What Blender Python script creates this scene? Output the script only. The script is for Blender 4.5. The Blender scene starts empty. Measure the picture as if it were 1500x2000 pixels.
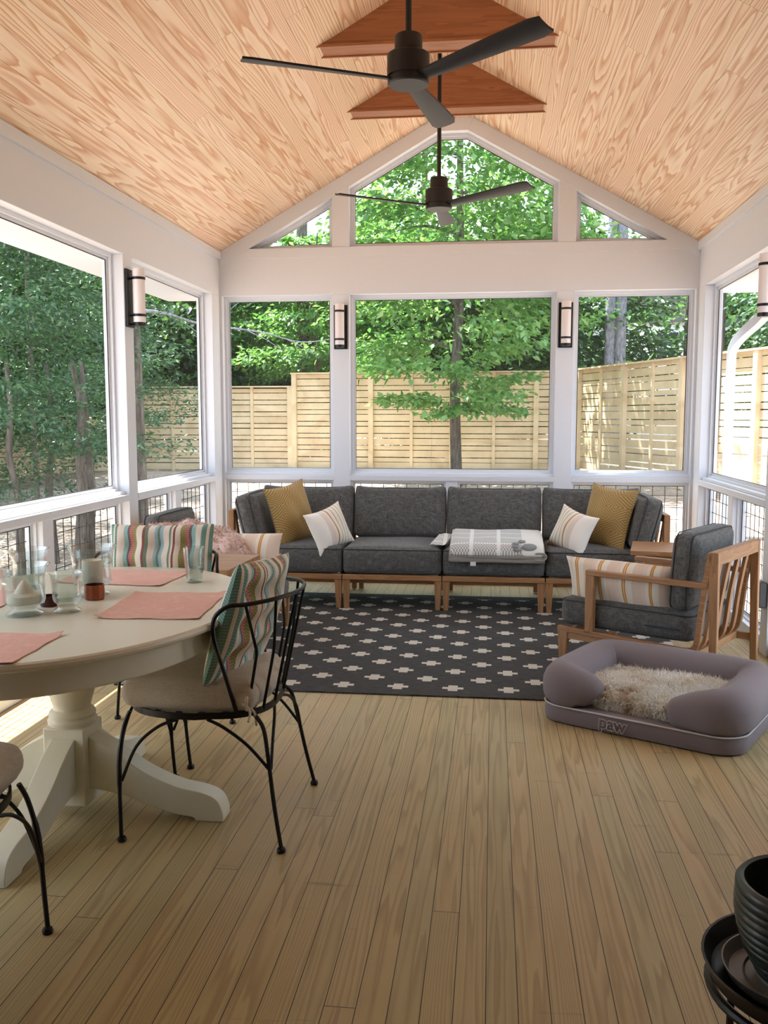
import bpy, bmesh, math, random
import numpy as np
from mathutils import Vector, Matrix, Euler
from math import sin, cos, pi, radians, sqrt
random.seed(7); RNG = np.random.default_rng(7)
S = bpy.context.scene
COL = S.collection

# ------------------------------------------------------------------ helpers
class MB:
    """collects shapes and links them as one mesh object"""
    def __init__(s): s.v = []; s.f = []; s.uv = None
    def add(s, vs, fs):
        o = len(s.v); s.v += [tuple(p) for p in vs]; s.f += [tuple(i + o for i in f) for f in fs]; return s
    def box(s, x0, x1, y0, y1, z0, z1, M=None):
        vs = [Vector((x, y, z)) for z in (z0, z1) for y in (y0, y1) for x in (x0, x1)]
        if M: vs = [M @ p for p in vs]
        return s.add(vs, [(0, 2, 3, 1), (4, 5, 7, 6), (0, 1, 5, 4), (2, 6, 7, 3), (0, 4, 6, 2), (1, 3, 7, 5)])
    def hexa(s, b, t):           # bottom 4 and top 4 points, same winding (ccw from above)
        return s.add(list(b) + list(t), [(3, 2, 1, 0), (4, 5, 6, 7), (0, 1, 5, 4), (1, 2, 6, 5), (2, 3, 7, 6), (3, 0, 4, 7)])
    def bar(s, p, q, w, h, up=(0, 0, 1)):   # rectangular bar p->q, width w sideways, h along up
        p = Vector(p); q = Vector(q); d = (q - p).normalized(); up = Vector(up)
        sd = d.cross(up).normalized(); u = sd.cross(d).normalized()
        def ring(c): return [c - sd * w / 2 - u * h / 2, c + sd * w / 2 - u * h / 2, c + sd * w / 2 + u * h / 2, c - sd * w / 2 + u * h / 2]
        a, b = ring(p), ring(q)
        return s.add(a + b, [(0, 1, 2, 3), (7, 6, 5, 4), (0, 4, 5, 1), (1, 5, 6, 2), (2, 6, 7, 3), (3, 7, 4, 0)])
    def sweep(s, path, prof, up=(0, 0, 1), closed=False):  # profile [(side,up)] along path
        path = [Vector(p) for p in path]; n = len(path); m = len(prof); vs = []; up0 = Vector(up)
        for i, p in enumerate(path):
            a = path[(i - 1) % n] if (closed or i > 0) else p; b = path[(i + 1) % n] if (closed or i < n - 1) else p
            d = (b - a)
            d = d.normalized() if d.length > 1e-9 else Vector((0, 0, 1))
            sd = d.cross(up0)
            if sd.length < 1e-3: sd = d.cross(Vector((0.3, 1, 0.1)))
            sd.normalize(); u = sd.cross(d).normalized()
            vs += [p + sd * x + u * y for x, y in prof]
        fs = []
        for i in range(n if closed else n - 1):
            j = (i + 1) % n
            for k in range(m): fs.append((i * m + k, i * m + (k + 1) % m, j * m + (k + 1) % m, j * m + k))
        if not closed: fs += [tuple(range(m))[::-1], tuple((n - 1) * m + k for k in range(m))]
        return s.add(vs, fs)
    def tube(s, path, r, seg=8, closed=False):   # parallel transport round tube; r may be a list
        path = [Vector(p) for p in path]; n = len(path); vs = []; nrm = None
        for i, p in enumerate(path):
            a = path[(i - 1) % n] if (closed or i > 0) else p; b = path[(i + 1) % n] if (closed or i < n - 1) else p
            d = (b - a).normalized()
            if nrm is None:
                nrm = d.orthogonal().normalized()
            else:
                nrm = (nrm - d * nrm.dot(d)); nrm = nrm.normalized() if nrm.length > 1e-6 else d.orthogonal().normalized()
            bn = d.cross(nrm); rr = r[i] if isinstance(r, (list, tuple)) else r
            vs += [p + (nrm * cos(2 * pi * k / seg) + bn * sin(2 * pi * k / seg)) * rr for k in range(seg)]
        fs = []
        for i in range(n if closed else n - 1):
            j = (i + 1) % n
            for k in range(seg): fs.append((i * seg + k, i * seg + (k + 1) % seg, j * seg + (k + 1) % seg, j * seg + k))
        if not closed: fs += [tuple(range(seg))[::-1], tuple((n - 1) * seg + k for k in range(seg))]
        return s.add(vs, fs)
    def lathe(s, prof, c=(0, 0, 0), seg=32, caps=True):   # prof [(r,z)] bottom to top
        vs = []; m = len(prof)
        for r, z in prof: vs += [(c[0] + r * cos(2 * pi * k / seg), c[1] + r * sin(2 * pi * k / seg), c[2] + z) for k in range(seg)]
        fs = []
        for i in range(m - 1):
            for k in range(seg): fs.append((i * seg + k, i * seg + (k + 1) % seg, (i + 1) * seg + (k + 1) % seg, (i + 1) * seg + k))
        if caps: fs += [tuple(range(seg))[::-1], tuple((m - 1) * seg + k for k in range(seg))]
        return s.add(vs, fs)
    def prism(s, poly, axis, a, b, M=None):   # poly 2D points ccw, extruded on axis between a and b
        def P(p, t):
            return {'x': Vector((t, p[0], p[1])), 'y': Vector((p[0], t, p[1])), 'z': Vector((p[0], p[1], t))}[axis]
        n = len(poly); vs = [P(p, a) for p in poly] + [P(p, b) for p in poly]
        if M: vs = [M @ v for v in vs]
        return s.add(vs, [tuple(range(n))[::-1], tuple(range(n, 2 * n))] + [(i, (i + 1) % n, n + (i + 1) % n, n + i) for i in range(n)])
    def ball(s, c, r, seg=12, sx=1, sy=1, sz=1):
        prof = [(max(1e-4, r * sin(pi * i / 8)), -r * cos(pi * i / 8)) for i in range(9)]
        o = len(s.v); s.lathe(prof, (0, 0, 0), seg, True)
        for i in range(o, len(s.v)): x, y, z = s.v[i]; s.v[i] = (c[0] + x * sx, c[1] + y * sy, c[2] + z * sz)
        return s
    def xf(s, M):
        s.v = [tuple(M @ Vector(p)) for p in s.v]; return s
    def build(s, name, mat, parent=None, bevel=0, smooth=35, fix=True, subsurf=0):
        me = bpy.data.meshes.new(name); me.from_pydata(s.v, [], s.f)
        if s.uv:
            l = me.uv_layers.new(name='UVMap'); idx = np.zeros(len(me.loops), int); me.loops.foreach_get('vertex_index', idx)
            l.data.foreach_set('uv', np.array(s.uv, float)[idx].ravel())
        if fix:
            bm = bmesh.new(); bm.from_mesh(me); bmesh.ops.recalc_face_normals(bm, faces=bm.faces); bm.to_mesh(me); bm.free()
        if smooth:
            me.shade_smooth(); me.set_sharp_from_angle(angle=radians(smooth))
        me.update()
        if mat: me.materials.append(mat)
        o = bpy.data.objects.new(name, me); COL.objects.link(o)
        if parent: o.parent = parent
        if bevel:
            b = o.modifiers.new('bevel', 'BEVEL'); b.width = bevel; b.segments = 2; b.limit_method = 'ANGLE'; b.harden_normals = False
        if subsurf:
            b = o.modifiers.new('sub', 'SUBSURF'); b.levels = subsurf; b.render_levels = subsurf
        return o

def tag(o, label, cat, group=None, kind=None):
    o['label'] = label; o['category'] = cat
    if group: o['group'] = group
    if kind: o['kind'] = kind
    return o
def thing(name, label, cat, loc=(0, 0, 0), rz=0, group=None, rot=None):
    o = bpy.data.objects.new(name, None); COL.objects.link(o); o.empty_display_size = .05
    o.location = loc; o.rotation_euler = rot if rot else (0, 0, rz)
    return tag(o, label, cat, group)
def struct(o): o['kind'] = 'structure'; return o
def copy_tree(o, parent=None):
    c = o.copy(); COL.objects.link(c)
    if parent: c.parent = parent
    for ch in list(o.children): copy_tree(ch, c)
    return c
def bez(pts, n=8, closed=False):     # Catmull-Rom through points
    P = [Vector(p) for p in pts]; out = []; m = len(P)
    for i in range(m if closed else m - 1):
        if closed: a, b, c, d = P[(i - 1) % m], P[i], P[(i + 1) % m], P[(i + 2) % m]
        else: a, b, c, d = P[max(i - 1, 0)], P[i], P[i + 1], P[min(i + 2, m - 1)]
        for k in range(n):
            t = k / n
            out.append(.5 * ((2 * b) + (c - a) * t + (2 * a - 5 * b + 4 * c - d) * t * t + (-a + 3 * b - 3 * c + d) * t ** 3))
    if not closed: out.append(P[-1])
    return out
def rrect(w, d, r, n=5):    # rounded rectangle outline ccw
    pts = []
    for cx, cy, a0 in ((w / 2 - r, d / 2 - r, 0), (-w / 2 + r, d / 2 - r, 90), (-w / 2 + r, -d / 2 + r, 180), (w / 2 - r, -d / 2 + r, 270)):
        for k in range(n + 1):
            a = radians(a0 + 90 * k / n); pts.append((cx + r * cos(a), cy + r * sin(a)))
    return pts
def boxcushion(w, d, h, r=.035, puff=.02, n=14, side=.008, seed=0, peak=0):
    """upholstered box cushion centred on origin: rounded edges, crowned top and bottom, soft sides"""
    mb = MB(); idx = {}; rnd = random.Random(seed); ph = [rnd.uniform(0, 6) for _ in range(4)]
    def pt(a, b, c):
        k = (round(a, 5), round(b, 5), round(c, 5))
        if k in idx: return idx[k]
        p = Vector((a * w / 2, b * d / 2, c * h / 2))
        q = Vector((max(-w / 2 + r, min(w / 2 - r, p.x)), max(-d / 2 + r, min(d / 2 - r, p.y)), max(-h / 2 + r, min(h / 2 - r, p.z))))
        e = p - q
        if e.length > 1e-9: p = q + e.normalized() * r
        f = (1 - a * a) * (1 - b * b)
        wob = 1 + .25 * sin(3 * a + ph[0]) * sin(2.5 * b + ph[1])
        p.z += (1 if c > 0 else -1) * puff * f ** .6 * min(1, abs(c)) * wob
        p.x += (1 if a > 0 else -1) * side * (1 - b * b) * (1 - c * c) * abs(a) ** 3
        p.y += (1 if b > 0 else -1) * side * (1 - a * a) * (1 - c * c) * abs(b) ** 3
        if peak and b > 0: p.y += peak * b ** 2 * (abs(a) ** 5 - .35 * (1 - a * a))
        idx[k] = len(mb.v); mb.v.append(tuple(p)); return idx[k]
    g = [-1 + 2 * i / n for i in range(n + 1)]
    g = [math.copysign(abs(t) ** .6, t) for t in g]
    m = 6; gz = [-1 + 2 * i / m for i in range(m + 1)]; gz = [math.copysign(abs(t) ** .7, t) for t in gz]
    for s_ in (-1, 1):
        for i in range(n):
            for j in range(n):
                mb.f.append((pt(g[i], g[j], s_), pt(g[i + 1], g[j], s_), pt(g[i + 1], g[j + 1], s_), pt(g[i], g[j + 1], s_)))
            for j in range(m):
                mb.f.append((pt(g[i], s_, gz[j]), pt(g[i + 1], s_, gz[j]), pt(g[i + 1], s_, gz[j + 1]), pt(g[i], s_, gz[j + 1])))
                mb.f.append((pt(s_, g[i], gz[j]), pt(s_, g[i + 1], gz[j]), pt(s_, g[i + 1], gz[j + 1]), pt(s_, g[i], gz[j + 1])))
    return mb
def boxpiping(w, d, h, r=.035, t=.0036):
    mb = MB()
    for z in (h / 2 - r * .35, -h / 2 + r * .35):
        mb.tube([(x, y, z) for x, y in rrect(w - r * .25, d - r * .25, r, 4)], t, 6, True)
    return mb
def pillow(w, h, t, pinch=.12, n=22, tuft=0, seed=0, crease=.0, exp=.55):
    """throw pillow standing in XZ plane, thickness on Y, with UV across its face"""
    mb = MB(); uv = []; rnd = random.Random(seed); A = [rnd.uniform(0, 6.3) for _ in range(8)]
    for s_ in (-1, 1):
        for i in range(n + 1):
            for j in range(n + 1):
                a = -1 + 2 * i / n; b = -1 + 2 * j / n
                a = math.copysign(abs(a) ** .85, a); b = math.copysign(abs(b) ** .85, b)
                x = a * w / 2 * (1 - pinch * (1 - b * b)); z = b * h / 2 * (1 - pinch * (1 - a * a))
                th = t / 2 * ((1 - a * a) * (1 - b * b)) ** exp
                th *= 1 + .10 * sin(4 * a + A[0]) * sin(3 * b + A[1])
                if crease: th += crease * sin(9 * a + A[2] + 3 * b) * (1 - a * a) * (1 - b * b)
                if tuft:
                    for tx in (-.55, 0, .55):
                        for tz in (-.55, 0, .55):
                            th -= tuft * math.exp(-(((a - tx) * 5) ** 2 + ((b - tz) * 5) ** 2))
                mb.v.append((x, s_ * th, z)); uv.append((.5 + a / 2, .5 + b / 2))
    N = (n + 1) ** 2
    for s_ in (0, 1):
        for i in range(n):
            for j in range(n):
                q = [s_ * N + i * (n + 1) + j, s_ * N + (i + 1) * (n + 1) + j, s_ * N + (i + 1) * (n + 1) + j + 1, s_ * N + i * (n + 1) + j + 1]
                mb.f.append(tuple(q if s_ == 0 else q[::-1]))
    mb.uv = uv
    return mb

# ------------------------------------------------------------------ node materials
def lin(r, g, b):
    f = lambda c: (c / 255 / 12.92) if c / 255 <= .04045 else ((c / 255 + .055) / 1.055) ** 2.4
    return (f(r), f(g), f(b), 1)
class NT:
    def __init__(s, name):
        s.m = bpy.data.materials.new(name); s.m.use_nodes = True; s.t = s.m.node_tree; s.t.nodes.clear()
        s.out = s.t.nodes.new('ShaderNodeOutputMaterial')
    def n(s, typ, ins=None, **kw):
        nd = s.t.nodes.new(typ)
        for k, v in kw.items(): setattr(nd, k, v)
        for k, v in (ins or {}).items():
            sock = nd.inputs[k]
            if isinstance(v, bpy.types.NodeSocket): s.t.links.new(v, sock)
            else: sock.default_value = v
        return nd
    def math(s, op, a, b=0.0, c=0.0):
        return s.n('ShaderNodeMath', {0: a, 1: b, 2: c}, operation=op).outputs[0]
    def mix(s, f, a, b, blend='MIX'):
        nd = s.n('ShaderNodeMix', data_type='RGBA', blend_type=blend)
        for i, v in ((0, f), (6, a), (7, b)):
            if isinstance(v, bpy.types.NodeSocket): s.t.links.new(v, nd.inputs[i])
            else: nd.inputs[i].default_value = v
        return nd.outputs[2]
    def ramp(s, fac, stops, interp='LINEAR'):
        nd = s.n('ShaderNodeValToRGB', {0: fac}); cr = nd.color_ramp; cr.interpolation = interp
        while len(cr.elements) < len(stops): cr.elements.new(.5)
        for e, (p, c) in zip(cr.elements, sorted(stops, key=lambda t: t[0])): e.position = p; e.color = c
        return nd.outputs[0]
    def coord(s, w='Object'): return s.n('ShaderNodeTexCoord').outputs[w]
    def sep(s, v):
        nd = s.n('ShaderNodeSeparateXYZ', {0: v}); return nd.outputs
    def comb(s, x, y, z): return s.n('ShaderNodeCombineXYZ', {0: x, 1: y, 2: z}).outputs[0]
    def noise(s, v, scale, detail=2, rough=.5, dist=0.0, dim='3D'):
        return s.n('ShaderNodeTexNoise', {'Vector': v, 'Scale': scale, 'Detail': detail, 'Roughness': rough, 'Distortion': dist}, noise_dimensions=dim).outputs['Fac']
    def rnd(s, v): return s.n('ShaderNodeTexWhiteNoise', {'Vector': v}, noise_dimensions='3D').outputs
    def bump(s, h, strength=.3, dist=.002): return s.n('ShaderNodeBump', {'Height': h, 'Strength': strength, 'Distance': dist}).outputs[0]
    def pbsdf(s, color, rough=.5, normal=None, **kw):
        nd = s.n('ShaderNodeBsdfPrincipled', {'Base Color': color, 'Roughness': rough})
        if normal: s.t.links.new(normal, nd.inputs['Normal'])
        for k, v in kw.items():
            sk = nd.inputs[k.replace('_', ' ')]
            if isinstance(v, bpy.types.NodeSocket): s.t.links.new(v, sk)
            else: sk.default_value = v
        s.t.links.new(nd.outputs[0], s.out.inputs[0]); return s.m
    def shader(s, sh): s.t.links.new(sh, s.out.inputs[0]); return s.m

def simple(name, col, rough=.5, var=.06, scale=30, bump=.0, **kw):
    t = NT(name); c = t.coord(); nz = t.noise(c, scale, 3)
    k = t.math('MULTIPLY_ADD', nz, 2 * var, 1 - var)
    colr = t.mix(1.0, col, t.comb(k, k, k), 'MULTIPLY')
    nm = t.bump(nz, bump, .003) if bump else None
    return t.pbsdf(colr, rough, nm, **kw)

def planks(name, ax, along, w, L, cols, gap, gw, A, B, K, contrast, rough, tintvar, gapcol, fine=.25):
    """board surface: every board has its own grain, drawn as growth-ring contours of a stretched noise"""
    t = NT(name); X = t.sep(t.coord()); x = X[ax]; y = X[along]
    xs = t.math('DIVIDE', x, w); bi = t.math('FLOOR', xs); fx = t.math('FRACT', xs)
    r1 = t.rnd(t.comb(bi, 3.7, 1.1))[0]
    ys = t.math('ADD', t.math('DIVIDE', y, L), t.math('MULTIPLY', r1, 7.0)); ji = t.math('FLOOR', ys); fy = t.math('FRACT', ys)
    rr = t.rnd(t.comb(bi, ji, 5.3)); rc = t.sep(rr[1]); r2, r3, r4 = rc[0], rc[1], rc[2]
    # growth-ring field
    px = t.math('MULTIPLY_ADD', t.math('SUBTRACT', fx, .5), A, t.math('MULTIPLY', r2, 91.0))
    py = t.math('MULTIPLY_ADD', y, B, t.math('MULTIPLY', r3, 57.0))
    n1 = t.noise(t.comb(px, py, t.math('MULTIPLY', r4, 33.0)), 1.0, 2.5, .45, .15)
    wob = t.noise(t.comb(t.math('MULTIPLY', px, 5), t.math('MULTIPLY', py, 6), r2), 1.0, 2)
    ring = t.math('ADD', t.math('MULTIPLY', n1, K), t.math('MULTIPLY', wob, .35))
    # straight-grained boards: add a slope across the board
    ring = t.math('ADD', ring, t.math('MULTIPLY', fx, t.math('MULTIPLY', t.math('GREATER_THAN', r4, .55), 8.0)))
    fr = t.math('FRACT', ring)
    band = t.ramp(fr, [(0, (0, 0, 0, 1)), (.45, (.25, .25, .25, 1)), (.86, (1, 1, 1, 1)), (.97, (.5, .5, .5, 1)), (1, (0, 0, 0, 1))])
    band = t.math('MULTIPLY', band, contrast)
    fib = t.noise(t.comb(t.math('MULTIPLY', x, 260), t.math('MULTIPLY', y, 4), r2), 1.0, 2)
    col = t.mix(band, cols[0], cols[1])
    col = t.mix(t.math('MULTIPLY', fib, fine), col, cols[1])
    tint = t.ramp(r3, tintvar)
    col = t.mix(1.0, col, tint, 'MULTIPLY')
    e = t.math('MINIMUM', fx, t.math('SUBTRACT', 1, fx)); g1 = t.math('LESS_THAN', e, gw / w / 2)
    ey = t.math('MINIMUM', fy, t.math('SUBTRACT', 1, fy)); g2 = t.math('LESS_THAN', ey, gw / L / 2)
    g = t.math('MULTIPLY', t.math('MAXIMUM', g1, g2), gap)
    col = t.mix(g, col, gapcol)
    h = t.math('SUBTRACT', t.math('MULTIPLY', band, .12), g)
    return t, col, h, X
# ------------------------------------------------------------------ materials
W1 = (1, 1, 1, 1)
def m_floor():
    t, col, h, X = planks('floor_boards', 0, 1, .0795, 3.9, (lin(192, 174, 132), lin(146, 124, 86)), 1.0, .0024, 1.0, .55, 9, .58, .45,
        [(0, (1.0, .98, .94, 1)), (.25, (.88, .89, .85, 1)), (.5, (1, .95, .90, 1)), (.75, (.92, .95, .90, 1)), (1, (1.02, .95, .88, 1))], lin(52, 38, 24))
    c = t.coord()
    stain = t.noise(c, 2.2, 4, .6); k = t.math('MULTIPLY_ADD', stain, .30, .83)
    col = t.mix(1.0, col, t.comb(k, k, k), 'MULTIPLY')
    # small dark knots and scuffs, real wear on the boards
    vo = t.n('ShaderNodeTexVoronoi', {'Vector': t.comb(t.math('MULTIPLY', X[0], 1.3), t.math('MULTIPLY', X[1], .75), 0.0), 'Scale': 1.5})
    kn = t.ramp(vo.outputs['Distance'], [(0, (1, 1, 1, 1)), (.012, (.8, .8, .8, 1)), (.022, (0, 0, 0, 1))])
    col = t.mix(t.math('MULTIPLY', kn, .8), col, lin(70, 45, 28))
    sc = t.noise(t.comb(t.math('MULTIPLY', X[0], 3), t.math('MULTIPLY', X[1], 22), 4.0), 1.0, 3, .6)
    scr = t.ramp(sc, [(.66, (0, 0, 0, 1)), (.74, (.35, .35, .35, 1))])
    col = t.mix(scr, col, lin(96, 80, 58))
    return t.pbsdf(col, t.math('MULTIPLY_ADD', stain, .12, .46), t.bump(h, .55, .002), Specular_IOR_Level=.4)
def m_ceiling():
    t, col, h, X = planks('pine_ceiling', 0, 1, .1125, 4.2, (lin(254, 238, 212), lin(216, 166, 124)), .6, .0025, 1.25, .55, 10, 1.0, .5,
        [(0, (1, .98, .95, 1)), (.25, (.92, .84, .76, 1)), (.5, (1.0, .95, .91, 1)), (.75, (.94, .90, .82, 1)), (1, (1, .92, .90, 1))], lin(120, 78, 48), .2)
    return t.pbsdf(col, .42, t.bump(h, .4, .002), Specular_IOR_Level=.35)
def m_wood(name, c0, c1, ax=2, scale=1.0, rough=.5, K=7, con=.55):
    t = NT(name); X = t.sep(t.coord()); o = [0, 1, 2]; o.remove(ax)
    ri = t.n('ShaderNodeObjectInfo').outputs['Random']
    p = t.comb(t.math('MULTIPLY_ADD', X[o[0]], 14 * scale, t.math('MULTIPLY', ri, 40)), t.math('MULTIPLY', X[o[1]], 14 * scale), t.math('MULTIPLY', X[ax], 1.3 * scale))
    n = t.noise(p, 1.0, 3, .5, .2); fr = t.math('FRACT', t.math('MULTIPLY', n, K))
    fib = t.noise(t.comb(t.math('MULTIPLY', X[o[0]], 220), t.math('MULTIPLY', X[o[1]], 220), t.math('MULTIPLY', X[ax], 5)), 1.0, 2)
    f = t.math('MULTIPLY_ADD', fib, .35, t.math('MULTIPLY', fr, con))
    return t.pbsdf(t.mix(f, c0, c1), rough, t.bump(fib, .12, .001))
def m_linen(name, c0, c1, fr=230, rough=.95, sheen=.15):
    t = NT(name); X = t.sep(t.coord()); out = None
    ws = []
    for a, b, c in ((fr, 24, 24), (24, fr, 24), (24, 24, fr)):
        ws.append(t.noise(t.comb(t.math('MULTIPLY', X[0], a), t.math('MULTIPLY', X[1], b), t.math('MULTIPLY', X[2], c)), 1.0, 2))
    s_ = t.math('MAXIMUM', t.math('MAXIMUM', ws[0], ws[1]), ws[2])
    k = t.ramp(s_, [(.46, (0, 0, 0, 1)), (.74, (1, 1, 1, 1))])
    return t.pbsdf(t.mix(k, c0, c1), rough, t.bump(s_, .35, .002), Sheen_Weight=sheen)
def m_paint(name, col, rough=.45, bump=.03):
    t = NT(name); n = t.noise(t.coord(), 60, 3); k = t.math('MULTIPLY_ADD', n, .04, .98)
    return t.pbsdf(t.mix(1.0, col, t.comb(k, k, k), 'MULTIPLY'), rough, t.bump(n, bump, .002))
def m_stripes(name, stops, zig=34, con=.55, weave=True, amp=.25, cols=22, thr=.5, only=None):
    """striped woven cloth: colour bands along U, rows of chevron stitches along V"""
    t = NT(name); U = t.sep(t.coord('UV'))
    col = t.ramp(U[0], stops, 'CONSTANT')
    tri = t.math('ABSOLUTE', t.math('SUBTRACT', t.math('FRACT', t.math('MULTIPLY', U[0], cols)), .5))
    z = t.math('FRACT', t.math('ADD', t.math('MULTIPLY', U[1], zig), t.math('MULTIPLY', tri, amp * 8)))
    zz = t.math('GREATER_THAN', z, thr)
    lum = t.n('ShaderNodeRGBToBW', {0: col}).outputs[0]
    colored = t.math('LESS_THAN', lum, .42)
    f = t.math('MULTIPLY', t.math('MULTIPLY', zz, colored), con)
    dark = t.mix(1.0, col, (.42, .40, .40, 1), 'MULTIPLY')
    c = t.mix(f, col, dark)
    nz = t.noise(t.coord('UV'), 90, 2)
    return t.pbsdf(c, .95, t.bump(nz, .25, .002), Sheen_Weight=.1)

def build_materials():
    M = {}
    M['floor'] = m_floor(); M['ceiling'] = m_ceiling()
    M['white'] = m_paint('white_trim_paint', lin(223, 227, 233))
    M['tablewhite'] = m_paint('cream_table_paint', lin(222, 217, 196), .35)
    M['housewall'] = m_paint('house_wall_paint', lin(190, 180, 165), .6)
    M['black'] = simple('black_metal', lin(22, 22, 24), .42, .1, 40, Metallic=.3)
    M['fan'] = simple('matte_black_fan', lin(26, 26, 28), .5, .08, 20)
    M['iron'] = simple('wrought_iron', lin(18, 17, 17), .4, .15, 80, .1, Metallic=.4)
    M['wire'] = simple('black_wire', lin(16, 16, 18), .5)
    M['stain'] = m_wood('stained_cedar', lin(176, 116, 76), lin(142, 86, 52), 0, .8, .5)
    M['teak_x'] = m_wood('teak_along_x', lin(176, 132, 88), lin(132, 90, 54), 0)
    M['teak_y'] = m_wood('teak_along_y', lin(176, 132, 88), lin(132, 90, 54), 1)
    M['teak_z'] = m_wood('teak_along_z', lin(176, 132, 88), lin(132, 90, 54), 2)
    M['linen'] = m_linen('grey_linen', lin(66, 66, 65), lin(110, 110, 106))
    M['piping'] = simple('dark_piping', lin(58, 60, 60), .9)
    M['beige'] = m_linen('beige_cotton', lin(176, 166, 148), lin(196, 186, 168), 500)
    M['tie'] = simple('beige_tie', lin(196, 184, 164), .9)
    M['pink'] = m_linen('pink_linen', lin(214, 160, 140), lin(232, 184, 164), 420)
    M['plastic'] = simple('dark_grey_plastic', lin(84, 84, 84), .5)
    M['bedgrey'] = simple('mauve_grey_canvas', lin(122, 112, 114), .85, .05, 60, .08, Sheen_Weight=.1)
    M['bedpipe'] = simple('pale_grey_piping', lin(196, 190, 188), .8)
    M['copper'] = simple('hammered_copper', lin(150, 84, 58), .35, .35, 60, .5, Metallic=.75)
    M['darkred'] = simple('dark_red_glass', lin(70, 18, 18), .2)
    M['ceramic'] = simple('dark_green_glaze', lin(44, 54, 51), .34, .2, 25, .05, Coat_Weight=.12)
    M['soil'] = simple('dark_soil', lin(26, 22, 20), 1, .3, 60, .5)
    M['traymetal'] = simple('aged_black_metal', lin(36, 34, 33), .38, .25, 18, .05, Metallic=.5)
    M['saucer'] = simple('clear_grey_plastic_saucer', lin(110, 106, 100), .35, .2, 20)
    M['navy'] = simple('navy_zip', lin(28, 34, 62), .6)
    M['label'] = simple('white_cloth_label', lin(225, 225, 225), .8)
    # glass and water
    def thin(name, col, ior, boost):
        t = NT(name); a = t.n('ShaderNodeBsdfTransparent', {0: col}).outputs[0]; g = t.n('ShaderNodeBsdfGlossy', {0: (1, 1, 1, 1), 1: .02}).outputs[0]
        f = t.math('MULTIPLY_ADD', t.math('POWER', t.n('ShaderNodeLayerWeight', {0: .5}).outputs['Facing'], 2.2), .75 * boost, .05)
        return t.shader(t.n('ShaderNodeMixShader', {0: f, 1: a, 2: g}).outputs[0])
    M['glass'] = thin('clear_glass', (.90, .925, .915, 1), 1.45, 1.0); M['water'] = thin('water', (.93, .96, .95, 1), 1.33, 1.0)
    t = NT('frosted_white_glass'); n = t.noise(t.coord(), 20, 2)
    M['opal'] = t.pbsdf(lin(238, 230, 228), .3, None, Subsurface_Weight=.0, Coat_Weight=.3)
    t = NT('candle_wax'); M['wax'] = t.pbsdf(lin(238, 232, 212), .45, t.bump(t.noise(t.coord(), 25, 3), .15, .004), Subsurface_Weight=.0)
    # insect screen: open mesh seen as an even grey veil
    t = NT('insect_screen'); a = t.n('ShaderNodeBsdfTransparent', {0: (1, 1, 1, 1)}).outputs[0]
    d = t.n('ShaderNodeBsdfDiffuse', {0: lin(110, 112, 112)}).outputs[0]
    M['screen'] = t.shader(t.n('ShaderNodeMixShader', {0: .17, 1: a, 2: d}).outputs[0])
    # throw pillows
    cream = lin(232, 224, 208); o1 = lin(200, 140, 66); tan = lin(214, 190, 164); ol = lin(168, 148, 96); wh = lin(240, 236, 226)
    M['stripe_sofa'] = m_stripes('white_pillow_ochre_stripes', [(0, wh), (.24, wh), (.30, lin(226, 212, 198)), (.42, cream), (.48, o1), (.51, cream), (.60, ol), (.615, cream), (.70, ol), (.715, cream), (.80, ol), (.815, cream), (.89, ol), (.90, cream)], 42, .7, cols=60, amp=.1)
    st = []
    for k in range(4):
        b = .10 + k * .235
        st += [(b - .06, lin(226, 208, 190)), (b - .03, cream), (b, o1), (b + .012, lin(236, 206, 160)), (b + .018, o1), (b + .030, cream), (b + .085, lin(222, 202, 182))]
    st = [(0, cream)] + [s_ for s_ in st if 0 < s_[0] < 1]
    M['stripe_lumbar'] = m_stripes('cream_pillow_orange_stitch', st, 26, .0, cols=40)
    tl = lin(150, 192, 184); dt = lin(122, 160, 144); gy = lin(122, 114, 114); co = lin(216, 132, 126); og = lin(166, 160, 100); be = lin(230, 218, 200); lb = lin(158, 190, 196); br = lin(150, 96, 84); gr = lin(128, 152, 128)
    M['stripe_pad'] = m_stripes('multicolour_chevron_stripe', [(0, dt), (.025, be), (.05, dt), (.09, tl), (.10, be), (.15, tl), (.19, gy), (.215, co), (.25, og), (.295, be), (.34, br), (.36, be), (.38, gr), (.40, be), (.46, lb), (.49, gr), (.515, lb), (.54, be),
        (.60, gr), (.63, br), (.66, be), (.72, og), (.755, co), (.79, gy), (.81, tl), (.85, be), (.92, dt), (.945, be), (.96, dt)], 40, .62, cols=24, amp=.16)
    # ochre pillow with woven lattice
    t = NT('ochre_lattice_weave'); U = t.sep(t.coord('UV'))
    def hatch(a, b):
        return t.math('ABSOLUTE', t.math('SUBTRACT', t.math('FRACT', t.math('ADD', t.math('MULTIPLY', U[0], a), t.math('MULTIPLY', U[1], b))), .5))
    sel = t.math('GREATER_THAN', t.math('ADD', t.math('SINE', t.math('MULTIPLY', t.math('ADD', U[0], U[1]), 16)), t.math('SINE', t.math('MULTIPLY', t.math('SUBTRACT', U[0], U[1]), 16))), 0.0)
    h1 = t.math('MULTIPLY', t.math('LESS_THAN', hatch(16, 24), .2), sel); h2 = t.math('MULTIPLY', t.math('LESS_THAN', hatch(16, -24), .2), t.math('SUBTRACT', 1, sel))
    dash = t.math('GREATER_THAN', t.math('FRACT', t.math('MULTIPLY', U[0], 30)), .15)
    c = t.mix(t.math('MULTIPLY', t.math('MAXIMUM', h1, h2), .75), lin(150, 118, 60), lin(196, 172, 120))
    M['ochre'] = t.pbsdf(c, .9, t.bump(t.math('MAXIMUM', h1, h2), .3, .003), Sheen_Weight=.1)
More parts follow.
